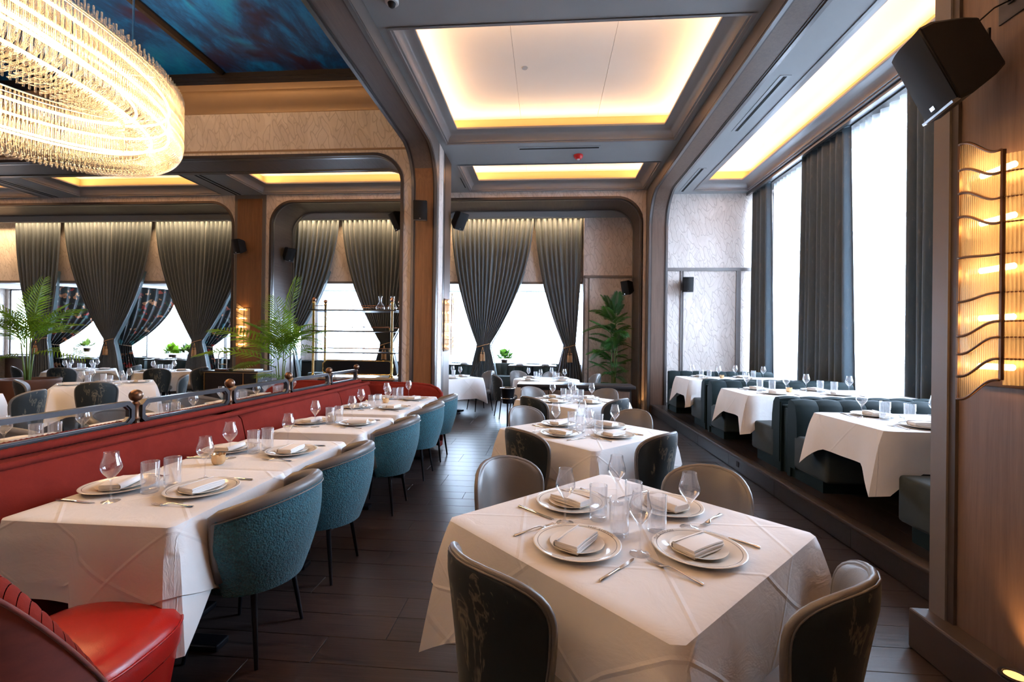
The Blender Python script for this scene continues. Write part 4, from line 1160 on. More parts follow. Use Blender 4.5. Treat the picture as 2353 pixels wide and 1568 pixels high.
# ------------------------------------------------------------------ far curtains gathered by tasselled ties
def drape(xl, xr, xt, label, wt=.13, zt=1.43, ztop=4.93, Y=11.62, xb=None, wb=.36, mat='drape_grey', ppm=8.0, amp=.062, tie=True, lin=True, group=None, bow=2.0, z0=.012):
    t_ = thing('curtain', label, 'curtain', ((xl + xr) / 2, Y, 0), 0, group)
    ox = (xl + xr) / 2; xb = xt if xb is None else xb
    n = max(8, int((xr - xl) * ppm)); nu = n * 8; nv = 44
    def edges(z):
        if z >= zt:
            s = (ztop - z) / (ztop - zt); k = s ** bow
            return xl + (xt - wt - xl) * k, xr + (xt + wt - xr) * k
        s = (zt - z) / zt; k = min(1, s * 1.6) ** .8
        return xt - wt + (xb - wb - xt + wt) * k, xt + wt + (xb + wb - xt - wt) * k
    def fn(u, v):
        z = ztop + (z0 - ztop) * v
        a, b = edges(z); s = (ztop - z) / (ztop - zt)
        am = amp * (1 - .55 * min(1, abs(s))) if z > zt else amp * (.45 + .8 * (zt - z) / zt)
        ph = 2 * PI * n * u
        wv = math.sin(ph + .5 * math.sin(u * 17)) + .25 * math.sin(2 * ph + u * 9)
        bulge = .10 * math.sin(PI * u) * (1 - min(1, max(0, s))) * 0
        return (a + (b - a) * u - ox, am * wv + bulge - .05 * math.sin(PI * u) * max(0, min(1, s)) , z)
    MB().grid(fn, nu, nv).obj('drape', mat, t_, 180, fix=False)
    if lin:
        def ln(u, v):
            z = 3.35 + (.03 - 3.35) * v; p = fn(1.0, (ztop - z) / (ztop - z0)); s = min(1, max(0, (ztop - z) / (ztop - zt)))
            return (p[0] + .01 - .01 * u + (.035 * s) * u, p[1] + .07 * u, z)
        MB().grid(ln, 3, 24).obj('lining', 'drape_lining', t_, 180)
    if tie:
        tc_ = MB().tube([((wt + .012) * math.cos(a) + xt - ox, .07 * math.sin(a) - .02, zt + .05 * math.cos(a)) for a in [2 * PI * k / 24 for k in range(24)]], .012, 6, True).obj('tie_cord', 'tassel_gold', t_, 180)
        for dx in (-.03, .035):
            c = (xt - ox + dx, -.12, 0)
            MB().tube([(c[0] - dx, -.10, zt - .04), (c[0], -.12, zt - .17)], .007, 6).obj('tassel_cord', 'tassel_gold', tc_, 180)
            MB().lathe([(0, zt - .16), (.018, zt - .17), (.024, zt - .19), (.016, zt - .21), (.030, zt - .23), (.040, zt - .40), (0, zt - .40)], 14, c).obj('tassel', 'tassel_gold', tc_, 50)
    return t_
drape(-14.96, -13.54, -14.15, 'grey drape beside the wallpapered strip, partly behind the potted palm', wt=.22, group=None)
drape(-13.47, -10.82, -12.05, 'full grey drape tied above the two dark hall booth tables')
drape(-10.75, -8.05, -9.48, 'grey drape tied by the host stand, cut by the wooden pier')
drape(-6.98, -5.52, -6.95, 'grey drape behind the bright green palm', wt=.16)
drape(-5.46, -3.10, -4.23, 'grey drape tied behind the brass shelving unit')
drape(-2.52, -.36, -1.64, 'full grey drape with hanging tassels at the end of the aisle', wt=.16)
drape(-.34, .87, .58, 'half grey drape against the wallpapered side wall', wt=.15, lin=False)
# floral side curtains inside the alcoves
def floral(x, y0, y1, label):
    t_ = thing('curtain', label, 'curtain', (x, y0, 0), 0, 'floral alcove curtains')
    n = 7
    def fn(u, v):
        z = 3.02 + (.2 - 3.02) * v; s = min(1, max(0, (3.02 - z) / 1.75)); k = 1 - .78 * s ** 2 if z > 1.27 else .22 + .15 * (1.27 - z)
        yy = (y1 - y0) * u * k; xx = .62 * u * k
        return (xx + .03 * math.sin(2 * PI * n * u), yy, z)
    MB().grid(fn, 56, 26).obj('drape', 'drape_floral', t_, 180, fix=False)
    MB().tube([(-.02, -.03, 1.36), (.05, .1, 1.30), (.15, .28, 1.27), (.18, .33, 1.27)], .012, 6).obj('tie_cord', 'tassel_gold', t_, 180)
floral(-14.55, 12.05, 13.4, 'dark floral side curtain behind the potted hall palm')
floral(-12.25, 12.05, 13.4, 'dark floral side curtain between the two dark hall booth tables')
floral(-9.75, 12.05, 13.4, 'dark floral side curtain beyond the host stand')
# sheers
def sheer_y(x0, x1, y, z0, z1, label, group):
    n = int((x1 - x0) * 7)
    o = MB().grid(lambda u, v: (x0 + (x1 - x0) * u, y + .03 * math.sin(2 * PI * n * u + 2 * math.sin(9 * u)), z1 + (z0 - z1) * v), n * 6, 2).obj('sheer_curtain', 'sheer_voile', None, 180, fix=False)
    tag(o, label, 'curtain', group)
for i, (a, b) in enumerate(WX[1:]):
    sheer_y(a, b, 13.72, .88, 3.08, 'white sheer voile over the alcove window ' + ['behind the potted hall palm', 'above the purple-leaved plant', 'beyond the host stand', 'behind the bright green palm', 'behind the brass shelving unit', 'at the end of the aisle'][i], 'sheers in the alcoves')
def sheer_x(y0, y1, x, z0, z1, label, group):
    n = int((y1 - y0) * 7)
    o = MB().grid(lambda u, v: (x + .035 * math.sin(2 * PI * n * u + 2.2 * math.sin(7 * u)), y0 + (y1 - y0) * u, z1 + (z0 - z1) * v), n * 6, 2).obj('sheer_curtain', 'sheer_voile', None, 180, fix=False)
    tag(o, label, 'curtain', group)
sheer_x(8.45, 10.05, 4.80, .2, 4.96, 'white sheer voile next to the wallpapered bay wall', None)
sheer_x(6.05, 7.65, 4.80, .2, 4.96, 'white sheer voile above the pier booth bench', None)
def straight_drape(y0, y1, b0, b1, label):
    t_ = thing('curtain', label, 'curtain', (4.64, (y0 + y1) / 2, 0)); c = (y0 + y1) / 2
    n = max(4, int((y1 - y0) * 7))
    def fn(u, v):
        z = 4.97 + (.19 - 4.97) * v; w = .035 + .03 * v
        a, b = y0 + (b0 - y0) * v, y1 + (b1 - y1) * v
        q = 2 * PI * n * u + 1.4 * math.sin(5 * u + 1)
        return (w * math.sin(q) + .4 * w * math.sin(.43 * q + 1), a + (b - a) * u - c, z)
    MB().grid(fn, n * 10, 16).obj('drape', 'drape_slate', t_, 180, fix=False)
    MB().box(-.03, .03, y0 - c, y1 - c, 4.955, 4.985).obj('header_tape', 'drape_slate', t_)
straight_drape(9.92, 10.62, 9.80, 10.62, 'narrow slate drape against the wallpapered bay wall')
straight_drape(7.42, 8.66, 7.30, 8.70, 'wide slate velvet drape between the two sheer window panels')
straight_drape(5.35, 6.22, 5.35, 6.16, 'slate drape partly hidden by the sconce pier')
tag(MB().box(4.70, 4.90, 5.2, 10.68, 4.968, 4.998).obj('curtain_track', 'black_frame'), 'dark ceiling curtain track over the bay windows', 'track')

# ------------------------------------------------------------------ chandelier of bent glass rods
CX0, CY0, CA, CB_ = -5.78, 3.72, 1.46, 2.42
chn = thing('chandelier', 'huge oval chandelier of bent clear glass rods glowing under the painted blue ceiling', 'chandelier', (CX0, CY0, 0))
def oval(th, off):
    c, s = math.cos(th), math.sin(th); e = 2.0 / 2.15
    x = (CA - off) * abs(c) ** e * (1 if c >= 0 else -1); y = (CB_ - off) * abs(s) ** e * (1 if s >= 0 else -1)
    return x, y
def rodJ(L, rc, a_end, r_=.0085, n=6):
    # local: outward = +x ; hangs down from z=0 then bends inward (-x)
    p = [(0, 0, 0), (0, 0, -L * .5), (0, 0, -L)] + [(-rc * (1 - math.cos(a)), 0, -L - rc * math.sin(a)) for a in [a_end * k / 7 for k in range(1, 8)]]
    return MB().tube(p, r_, n).mesh('glass_rod', 'glass_rod', 180, fix=False)
RJ = [rodJ(.60, .25, 1.75), rodJ(.54, .27, 2.0), rodJ(.50, .22, 1.6)]
RS = MB().tube([(0, 0, 0), (0, 0, -.62)], .0085, 6).mesh('glass_rod', 'glass_rod', 180, fix=False)
def normal_angle(th): 
    e = .01; x0, y0 = oval(th - e, 0); x1, y1 = oval(th + e, 0); return math.atan2(-(x1 - x0), y1 - y0)
stuff = MB(); nparts = 0
def rod_stuff(me, loc, rz):
    c, s = math.cos(rz), math.sin(rz)
    stuff.add([(v.co.x * c - v.co.y * s + loc[0], v.co.x * s + v.co.y * c + loc[1], v.co.z + loc[2]) for v in me.vertices], [tuple(p.vertices) for p in me.polygons])
NR = 560
for row, (off, ztop) in enumerate(((0, 4.60), (.05, 4.66), (.11, 4.64))):
    for i in range(NR if row < 2 else 300):
        n_ = NR if row < 2 else 300
        th = 2 * PI * (i + .5 * row) / n_; x, y = oval(th, off); rz = normal_angle(th)
        vis = (y > -1.2 and x > -1.2)
        me = RJ[(i + row) % 3] if row < 2 else RS
        zz = ztop - .05 * ((i % 3) - 1)
        if row == 0 and vis and nparts < 296: put('glass_rod', me, chn, (x, y, zz), (0, 0, rz)); nparts += 1
        elif y > -1.9: rod_stuff(me, (x, y, zz), rz)
for i in range(240):
    th = 2 * PI * i / 240; x, y = oval(th, .62)
    if y > -1.6: rod_stuff(RS, (x, y, 4.50), 0)
so = stuff.obj('glass_rods', 'glass_rod', chn, 180, fix=False); so['kind'] = 'stuff'
for off, z in ((.16, 4.52), (.16, 4.34), (.16, 4.15), (.50, 4.40), (.34, 4.05)):
    MB().tube([(*oval(2 * PI * k / 96, off), z) for k in range(96)], .014, 6, True).obj('led_ring', 'led_chandelier', chn, 180)
for off, z in ((.03, 4.58), (.12, 4.62), (.62, 4.50)):
    MB().tube([(*oval(2 * PI * k / 96, off), z) for k in range(96)], .011, 6, True).obj('frame_ring', 'silver', chn, 180)
for k in range(6):
    th = 2 * PI * (k + .5) / 6; x, y = oval(th, .3)
    MB().tube([(x, y, 4.6), (x, y, 6.42)], .005, 6).obj('suspension_cable', 'silver', chn)
    MB().tube([(*oval(th, .03), 4.58), (*oval(th, .62), 4.50)], .008, 6).obj('frame_arm', 'silver', chn)

# ------------------------------------------------------------------ wall sconces
def sconce_kit():
    H = 1.14
    S = lambda x: .5 * (1 - math.sin(max(-1, min(1, x / .085)) * PI / 2))       # 1 left .. 0 right
    def zt(x): return H - .10 + .10 * S(x)
    def zb(x): return .10 - .10 * S(x)
    nx = 120
    cg = MB().grid(lambda u, v: (-.095 + .19 * u, -.125 - .0055 * abs(math.sin(PI * 20 * u)), zb(-.095 + .19 * u) + (zt(-.095 + .19 * u) - zb(-.095 + .19 * u)) * v), nx, 2).mesh('fluted_glass', 'glass_fluted', 60, fix=False)
    def side(s):
        return MB().grid(lambda u, v: (s * (.098 + .075 * u) + s * .005 * abs(math.sin(PI * 12 * u)), -.12 + .115 * u - .003 * abs(math.sin(PI * 12 * u)), .08 + (H - .20) * v), 72, 2).mesh('side_glass', 'glass_fluted', 60, fix=False)
    kit = [('back_plate', MB().rbox(-.17, .17, -.012, 0, .06, H - .10, .004).mesh('back_plate', 'bronze', 40)), ('fluted_glass', cg), ('side_glass', side(-1)), ('side_glass', side(1))]
    for s in (-1, 1):
        kit.append(('frame_bar', MB().box(s * .097 - .005, s * .097 + .005, -.131, -.117, zb(s * .097), zt(s * .097)).mesh('frame_bar', 'bronze')))
        kit.append(('frame_bar', MB().box(s * .172 - .004, s * .172 + .004, -.012, 0, .08, H - .12).mesh('frame_bar', 'bronze')))
    levels = [(1.0, 1), (.90, .75), (.80, .75), (.70, .7), (.55, .15), (.38, -.25), (.25, -.6), (.18, -.75), (.09, -.85), (.0, -1)]
    for f, k in levels:
        zc = .05 + f * (H - .10)
        amp = .05 * k
        pts = [(-.095 + .19 * j / 16, -.130, (zt(-.095 + .19 * j / 16) if f == 1 else zb(-.095 + .19 * j / 16) if f == 0 else zc + amp * (2 * S(-.095 + .19 * j / 16) - 1))) for j in range(17)]
        kit.append(('wave_bar', MB().tube(pts, .0062, 6).mesh('wave_bar', 'bronze', 180)))
        if 0 < f < 1:
            for s in (-1, 1):
                zz = pts[0][2] if s < 0 else pts[-1][2]
                kit.append(('side_bar', MB().tube([(s * .097, -.125, zz), (s * .172, -.008, zz)], .004, 6).mesh('side_bar', 'bronze', 180)))
    bulb = MB().tube([(-.075, -.055, 0), (-.07, -.055, 0), (.07, -.055, 0), (.075, -.055, 0)], [.005, .013, .013, .005], 10).mesh('bulb', 'bulb_warm', 180)
    for z in (.15, .36, .57, .78, .99): kit.append(('bulb', bulb, (0, 0, z)))
    return kit
SCN = sconce_kit()
spawn(SCN, 'wall_sconce', 'tall fluted-glass sconce with wavy brass bars on the pier under the big speaker', 'sconce', (1.968, 2.085, 1.30), -PI / 2)
spawn(SCN, 'wall_sconce', 'fluted-glass sconce on the wooden pier above the host stand', 'sconce', (-7.29, YF0 - .046, 1.24), 0)
spawn(SCN, 'wall_sconce', 'fluted-glass sconce on the side of the arcade pier at the end of the banquette', 'sconce', (-1.903, 8.42, 1.28), PI / 2)

# ------------------------------------------------------------------ loudspeakers
def speaker(loc, rz, tilt, label, s=1.0, arm=(.0, .12, .05)):
    """loc = body centre; faces local -y"""
    t_ = thing('loudspeaker', label, 'speaker', loc, rz)
    E = Matrix.Rotation(tilt, 4, 'X')
    def B(mb): return mb.xform(E @ Matrix.Scale(s, 4))
    h, w, d = .17, .115, .12
    body = MB()
    fr = [((0, -d * .7, 0), (w, 0, 0), (0, 0, h)), ((0, -d * .35, 0), (w, 0, 0), (0, 0, h)), ((0, d * .6, 0), (w * .72, 0, 0), (0, 0, h * .80)), ((0, d, 0), (w * .6, 0, 0), (0, 0, h * .66))]
    body.sweep(fr, [(-1, -.93), (-.93, -1), (.93, -1), (1, -.93), (1, .93), (.93, 1), (-.93, 1), (-1, .93)])
    B(body).obj('cabinet', 'black_plastic', t_, 30)
    g = MB().grid(lambda u, v: ((2 * u - 1) * w * .94, -d * .72 - .028 * math.cos((2 * u - 1) * 1.3), (2 * v - 1) * h * .94), 12, 2)
    g.box(-w * .94, w * .94, -d * .74, -d * .68, -h * .97, h * .97)
    gr_ = B(g).obj('grille', 'black_plastic', t_, 180)
    B(MB().box(-w * .93, w * .93, -d * .74 - .022, -d * .68, -h * 1.0, -h * .94)).obj('grille_lip', 'trim_metal', gr_)
    B(MB().box(-.014, .014, -d * .72 - .030, -d * .72 - .027, -h * .86, -h * .76).box(-.009, .009, -d * .72 - .031, -d * .72 - .0295, -h * .84, -h * .78)).obj('emblem', 'silver', gr_)
    a = Vector(arm) * s
    MB().tube([E @ Vector((0, d * .9 * s, 0)), a * .6 + Vector((0, d * .3 * s, 0)), a + Vector((0, d * s * .5, 0))], .016 * s, 8).obj('arm', 'black_metal', t_, 40)
    p = a + Vector((0, d * s * .5, 0))
    MB().rbox(p.x - .035 * s, p.x + .035 * s, p.y - .004, p.y + .008, p.z - .06 * s, p.z + .06 * s, .003).obj('wall_bracket', 'black_metal', t_)
speaker((1.775, 2.17, 2.79), R(-103), R(24), 'large black loudspeaker on the pier above the big sconce', 1.06, (.0, .06, .06))
pl_ = thing('wall_plate', 'metal speaker wall plate on the pier above the big sconce', 'wall plate', (1.969, 2.085, 3.02))
MB().rbox(-.006, 0, -.06, .06, -.075, .075, .002).obj('plate', 'bronze_frame', pl_)
MB().box(-.012, -.006, -.015, .015, -.012, .008).obj('jack', 'black_plastic', pl_)
MB().tube([(-.01, 0, 0), (-.06, .02, -.02), (-.11, .05, -.07)], .0035, 6).obj('cable', 'black_plastic', pl_, 180)
speaker((-2.15, 7.50, 3.72), R(8), R(6), 'black loudspeaker flat on the wooden front of the arcade pier', .98, (0, .05, .02))
speaker((-2.80, 8.28, 3.78), R(-48), R(28), 'black loudspeaker under the hall-end arch, on the hall side of the pier', 1.0, (.0, .10, .08))
speaker((-1.72, 8.66, 3.88), R(52), R(32), 'black loudspeaker on the aisle side of the arcade pier', 1.0, (0, .06, .06))
speaker((-7.30, 10.20, 3.72), R(-22), R(14), 'black loudspeaker on the wooden pier above its sconce', 1.0, (0, .04, .04))
speaker((-6.46, 10.85, 3.67), R(62), R(28), 'black loudspeaker on the jamb beside the wooden pier', 1.0, (0, .06, .05))
speaker((1.90, 10.95, 2.86), R(-58), R(12), 'black loudspeaker behind the tall dark palm', 1.0, (0, .04, .03))
speaker((3.16, 10.52, 2.88), R(-6), R(8), 'black loudspeaker on the wallpapered bay wall', 1.0, (0, .06, .03))

# ------------------------------------------------------------------ ceiling fittings
def slot(x0, x1, y0, y1, z, label, n=1, along='y'):
    t_ = thing('slot_diffuser', label, 'air vent', ((x0 + x1) / 2, (y0 + y1) / 2, z)); cx, cy_ = (x1 - x0) / 2, (y1 - y0) / 2
    MB().box(-cx, cx, -cy_, cy_, -.006, .0).obj('frame', 'slot_frame', t_)
    for k in range(n):
        if along == 'y':
            w = 2 * cx / (2 * n + 1); a = -cx + w * (2 * k + 1)
            MB().box(a, a + w, -cy_ + .02, cy_ - .02, -.008, -.003).obj('slot', 'slot_black', t_)
        else:
            w = 2 * cy_ / (2 * n + 1); a = -cy_ + w * (2 * k + 1)
            MB().box(-cx + .02, cx - .02, a, a + w, -.008, -.003).obj('slot', 'slot_black', t_)
slot(2.95, 3.09, 6.05, 7.60, 5.0, 'long slot diffuser in the window-bay ceiling opposite the wide drape')
slot(2.95, 3.09, 9.15, 10.55, 5.0, 'slot diffuser in the window-bay ceiling by the wallpapered wall')
slot(-.55, .90, 8.03, 8.17, 5.0, 'slot diffuser in the aisle ceiling beside the red alarm', 1, 'x')
slot(-7.58, -7.32, 9.05, 10.38, 5.0, 'double slot diffuser between the two glowing hall coves', 2)
slot(-12.40, -12.10, 9.10, 10.38, 5.0, 'double slot diffuser beyond the chandelier', 2)
slot(-1.90, -1.84, 9.45, 10.1, 5.0, 'short slot diffuser next to the arcade pier')
tt = thing('alarm_sounder', 'small red round ceiling alarm in the aisle between two coves', 'alarm', (.54, 8.43, 5.0))
MB().lathe([(0, -.075), (.045, -.075), (.055, -.065), (.075, -.045), (.085, -.03), (.085, 0), (0, 0)], 24).obj('body', 'red_plastic', tt, 40)
MB().lathe([(0, -.09), (.022, -.085), (.03, -.074), (0, -.07)], 16).obj('strobe_lens', 'white_plastic', tt, 40)
tt = thing('dome_camera', 'white dome camera on the aisle ceiling near the arcade beam', 'camera', (-1.62, 4.50, 5.0))
MB().lathe([(0, -.03), (.062, -.03), (.07, -.02), (.07, 0), (0, 0)], 24).obj('base', 'white_plastic', tt, 40)
MB().lathe([(0, -.075), (.02, -.07), (.035, -.055), (.042, -.03), (0, -.03)], 20).obj('dome', 'black_plastic', tt, 60)
for x, y, nm in ((-.36, 6.40, 'small round sprinkler cap in the big glowing aisle cove'), (3.62, 7.9, 'small round sprinkler cap in the window-bay cove')):
    tag(MB().lathe([(0, -.008), (.04, -.008), (.045, 0), (0, 0)], 20).obj('sprinkler_cap', 'slot_frame', None, 40, (x, y, 5.42)), nm, 'sprinkler')
tag(MB().lathe([(0, -.03), (.17, -.03), (.19, -.01), (.19, 0), (0, 0)], 32).obj('ceiling_speaker', 'cove_white', None, 40, (.2, 9.0, 5.42)), 'round white ceiling disc in the far aisle cove', 'ceiling disc')

# floor uplights grazing the piers
def uplight(loc, d, label, power):
    t_ = thing('floor_uplight', label, 'uplight', loc)
    MB().lathe([(0, 0), (.05, 0), (.05, .01), (.038, .012), (.036, .006), (0, .006)], 20).obj('ring', 'bronze_frame', t_, 40)
    MB().lathe([(0, .0075), (.034, .0075), (0, .008)], 16).obj('lens', 'uplight', t_)
    l = bpy.data.lights.new('uplight_beam', 'SPOT'); l.energy = power; l.color = (1, .52, .17); l.spot_size = R(75); l.spot_blend = .9; l.shadow_soft_size = .03
    o = bpy.data.objects.new('uplight_beam', l); o.location = (loc[0], loc[1], loc[2] + .03); o.rotation_euler = Vector(d).to_track_quat('-Z', 'Y').to_euler(); COL.objects.link(o)
uplight((1.90, 1.98, .2), (.16, 0, 1), 'small floor uplight on the plinth of the sconce pier', 9)
uplight((2.02, 10.30, .0), (.10, .15, 1), 'small floor uplight at the foot of the arch by the tall palm', 10)
# ------------------------------------------------------------------ plants
def frond_mesh(L, nl, ll, droop, mat, lw=.022, vee=.55, seed=0):
    """feather frond growing along +x from the origin, arching over and drooping"""
    rg = random.Random(seed); mb = MB(); N = 14; path = []
    for k in range(N + 1):
        s = k / N; path.append(Vector((L * s * (1 - .18 * droop * s), 0, L * (.10 * s - droop * .62 * s * s))))
    mb.tube(path, [.007 * (1 - .8 * k / N) + .0015 for k in range(N + 1)], 5)
    for i in range(nl):
        s = .16 + .84 * i / (nl - 1); f = s * N; k = min(int(f), N - 1); p = path[k].lerp(path[k + 1], f - k)
        t = (path[k + 1] - path[k]).normalized()
        env = math.sin(PI * (.12 + .88 * s) * .93) ** .6
        for sd in (-1, 1):
            l = ll * env * rg.uniform(.85, 1.08); up_ = Vector((0, 0, 1))
            d = (t * (.55 + .5 * s) + Vector((0, sd, 0)) * .95 + up_ * vee * .35).normalized()
            mid = p + d * l * .5; tip = p + (d * .95 - up_ * .28).normalized() * l
            w = lw * (.7 + .3 * env); n = t * w * .5
            b = len(mb.v)
            mb.add([p - n * .3, p + n * .3, mid - n, mid + n, mid + up_ * .006, tip], [(0, 1, 3, 4), (0, 4, 2), (2, 4, 5), (4, 3, 5)])
    return mb.mesh('frond', mat, 180, fix=False)
FB = [frond_mesh(1.1, 17, .42, d, 'leaf_bright', .034, .75, k) for k, d in enumerate((.15, .55, 1.0))]
FD = [frond_mesh(.70, 22, .27, d, 'leaf_dark', .040, .5, 9 + k) for k, d in enumerate((.25, .7, 1.15))]
def palm(loc, label, pot, fronds, stems, name='potted_palm'):
    t_ = thing(name, label, 'plant', loc)
    r0, r1, h, mat = pot
    MB().lathe([(0, 0), (r0, 0), (r1 * .98, h * .9), (r1, h * .93), (r1, h), (r1 - .035, h), (r1 - .04, h - .06), (0, h - .06)], 32).obj('pot', mat, t_, 40)
    MB().lathe([(0, h - .05), (r1 - .04, h - .055)], 24).obj('soil', 'soil', t_)
    for (x, y, z, lean) in stems:
        MB().tube([(x * .3, y * .3, h - .06), (x * .7, y * .7, (h + z) / 2), (x, y, z)], [.018, .013, .010], 7).obj('stem', 'stalk_green', t_, 180)
    for (me, x, y, z, az, el, s) in fronds:
        put('frond', me, t_, (x, y, z), (rnd.uniform(-.25, .25), -el, az), (s, s, s))
fr = []
rg = random.Random(3)
for k in range(16):
    az = 2.4 * k; fr.append((FB[(k % 2) + 1], rg.uniform(-.08, .08), rg.uniform(-.08, .08), 1.05 + .25 * rg.random(), az, R(rg.uniform(38, 72)), rg.uniform(.75, 1.0)))
fr += [(FB[0], .10, 0, 1.35, .2, R(82), 1.25), (FB[0], .0, .05, 1.3, 2.6, R(74), 1.0), (FB[1], -.1, -.05, 1.15, PI, R(38), 1.35), (FB[1], -.12, -.1, 1.05, PI + .3, R(22), 1.25), (FB[1], -.1, 0, .95, PI - .4, R(12), 1.15), (FB[1], .1, -.1, 1.1, -.3, R(30), .95), (FB[1], .0, -.1, .75, -1.6, R(20), .6), (FB[1], .1, -.05, .7, 3.0, R(20), .6)]
palm((-5.28, 8.66, 0), 'bright green palm beside the brass shelving unit', (.24, .30, .50, 'terracotta'), fr, [(.05, 0, 1.3, 0), (-.1, .05, 1.15, 0), (.12, -.06, 1.1, 0), (-.05, -.1, 1.0, 0)])
fr = []
for k in range(15):
    az = 2.4 * k + .5; fr.append((FB[(k % 2) + 1], rg.uniform(-.1, .1), rg.uniform(-.1, .1), 1.30 + .3 * rg.random(), az, R(rg.uniform(40, 75)), rg.uniform(.65, .95)))
fr += [(FB[0], .05, 0, 1.55, .4, R(80), .95), (FB[0], -.05, 0, 1.5, 2.0, R(72), .9), (FB[1], .1, 0, 1.5, .1, R(48), .9), (FB[1], -.1, 0, 1.45, PI, R(35), 1.0), (FB[1], -.1, 0, 1.1, PI, R(5), .9), (FB[1], .1, 0, 1.2, 0, R(10), .95)]
palm((-9.55, 7.65, 0), 'bright green palm in a big brown planter in the hall', (.42, .46, .74, 'terracotta'), fr, [(.05, 0, 1.6, 0), (-.1, .05, 1.5, 0), (.12, -.06, 1.45, 0), (-.02, -.1, 1.4, 0), (.0, .1, 1.3, 0)])
fr = []
for lv, (z, n, s, e) in enumerate(((.5, 7, .75, 22), (.75, 7, .8, 25), (1.0, 8, .85, 28), (1.25, 8, .9, 30), (1.5, 9, .95, 32), (1.75, 9, .95, 35), (2.0, 8, .9, 45), (2.2, 6, .85, 68))):
    for k in range(n):
        az = 2 * PI * k / n + lv * .7; fr.append((FD[k % 3 if e < 60 else 0], .05 * math.cos(az), .05 * math.sin(az), z + rg.uniform(-.08, .08), az, R(e + rg.uniform(-8, 8)), s * rg.uniform(.85, 1.05) * (.62 if math.cos(az) > .35 or math.sin(az) > .35 else 1)))
palm((1.58, 10.86, 0), 'tall dark green palm in a bronze pot by the far arch', (.28, .36, .36, 'pot_bronze'), fr, [(.03, 0, 2.3, 0), (-.06, .04, 1.8, 0), (.08, -.03, 1.6, 0)])
# small plants along the alcove sills
def tuft_mesh(n, L, mat, wid, seed, broad=False):
    rg = random.Random(seed); mb = MB()
    for i in range(n):
        az = rg.uniform(0, 2 * PI); el = rg.uniform(.25, 1.35); l = L * rg.uniform(.6, 1.0)
        d = Vector((math.cos(az) * math.cos(el), math.sin(az) * math.cos(el), math.sin(el))); sd = Vector((-math.sin(az), math.cos(az), 0)) * wid
        if broad:
            c = d * l; u = d.cross(sd).normalized() * wid * .3
            mb.add([c * .6, c * .75 + sd, c + sd * .8 + u, c * 1.25, c - sd * .8 + u, c * .75 - sd], [(0, 1, 2, 3), (0, 3, 4, 5)])
        else:
            m1 = d * l * .55; tip = d * l - Vector((0, 0, .25 * l))
            mb.add([-sd * .4, sd * .4, m1 - sd * .5, m1 + sd * .5, tip], [(0, 1, 3, 2), (2, 3, 4)])
    return mb.mesh('foliage', mat, 180, fix=False)
def sill_plant(x, y, z, label, me, r_=.10, h=.12, mat='pot_bronze'):
    t_ = thing('potted_plant', label, 'plant', (x, y, z))
    MB().lathe([(0, 0), (r_ * .8, 0), (r_, h), (r_ - .012, h), (r_ - .016, h - .02), (0, h - .02)], 20).obj('pot', mat, t_, 40)
    f_ = put('foliage', me, t_, (0, 0, h - .02)); f_['kind'] = 'stuff'
sill_plant(-13.35, 13.45, .88, 'spiky green spider plant on the alcove sill', tuft_mesh(90, .50, 'leaf_bright', .022, 1))
sill_plant(-11.75, 13.40, .88, 'leafy green plant on the sill beside the purple one', tuft_mesh(60, .36, 'leaf_bright', .075, 2, True), .11)
sill_plant(-11.15, 13.40, .88, 'dark purple-leaved plant in a pale pot on the sill', tuft_mesh(60, .38, 'leaf_purple', .075, 3, True), .12, .14, 'white_plastic')
sill_plant(-8.80, 13.40, .88, 'small green plant beyond the host stand', tuft_mesh(60, .40, 'leaf_dark', .03, 4))
sill_plant(-1.25, 13.40, .88, 'small dark leafy plant on the sill behind the tasselled aisle drape', tuft_mesh(50, .34, 'leaf_dark', .07, 5, True))
sill_plant(-14.55, 13.3, 1.05, 'red flowering plant beside the hall floral curtain', tuft_mesh(30, .30, 'leaf_purple', .05, 6, True))

# ------------------------------------------------------------------ brass shelving unit over a marble counter
bc = thing('back_counter', 'dark service counter with pale stone top under the brass shelves', 'counter', (-3.98, 9.25, 0))
MB().box(-.86, .86, -.24, .30, .08, .72).obj('cabinet', 'wood_black', bc)
MB().box(-.82, .82, -.20, .28, 0, .08).obj('kick', 'black_metal', bc)
MB().rbox(-.92, .92, -.30, .34, .72, .765, .006).obj('stone_top', 'marble_top', bc)
for k in range(4): MB().rbox(-.84 + k * .425, -.84 + k * .425 + .405, -.255, -.24, .10, .70, .004).obj('door', 'wood_dark', bc)
sh = thing('shelving_unit', 'brass-post shelving unit with three dark shelves and gallery rails', 'shelf', (-3.98, 9.25, .765))
for sx in (-.83, .83):
    for sy in (-.24, .26):
        po_ = MB().lathe([(.055, 0), (.055, .012), (.04, .03), (.028, .05), (.024, .08), (.024, 1.50), (.032, 1.515), (.032, 1.54), (.016, 1.56)], 16, (sx, sy, 0)).obj('post', 'brass', sh, 40)
        MB().lathe([(0, 1.55)] + [(.042 * math.cos(a), 1.595 + .042 * math.sin(a)) for a in [-1.2 + 2.7 * k / 10 for k in range(11)]] + [(0, 1.638)], 16, (sx, sy, 0)).obj('ball_finial', 'copper', po_, 60)
for z in (.50, .945, 1.375):
    MB().rbox(-.93, .93, -.29, .31, z - .012, z + .012, .004).obj('shelf_board', 'black_frame', sh)
    for yy in (-.25, .27): MB().tube([(-.80, yy, z + .09), (.80, yy, z + .09)], .007, 6).obj('gallery_rail', 'copper', sh, 180)
    for xx in (-.78, 0, .78): MB().tube([(xx, -.25, z), (xx, -.25, z + .09)], .006, 6).obj('rail_post', 'brass', sh, 180)
mp_ = thing('counter_mirror', 'long brass-rimmed dark mirror panel standing on the service counter', 'mirror', (-3.98, 9.30, .765))
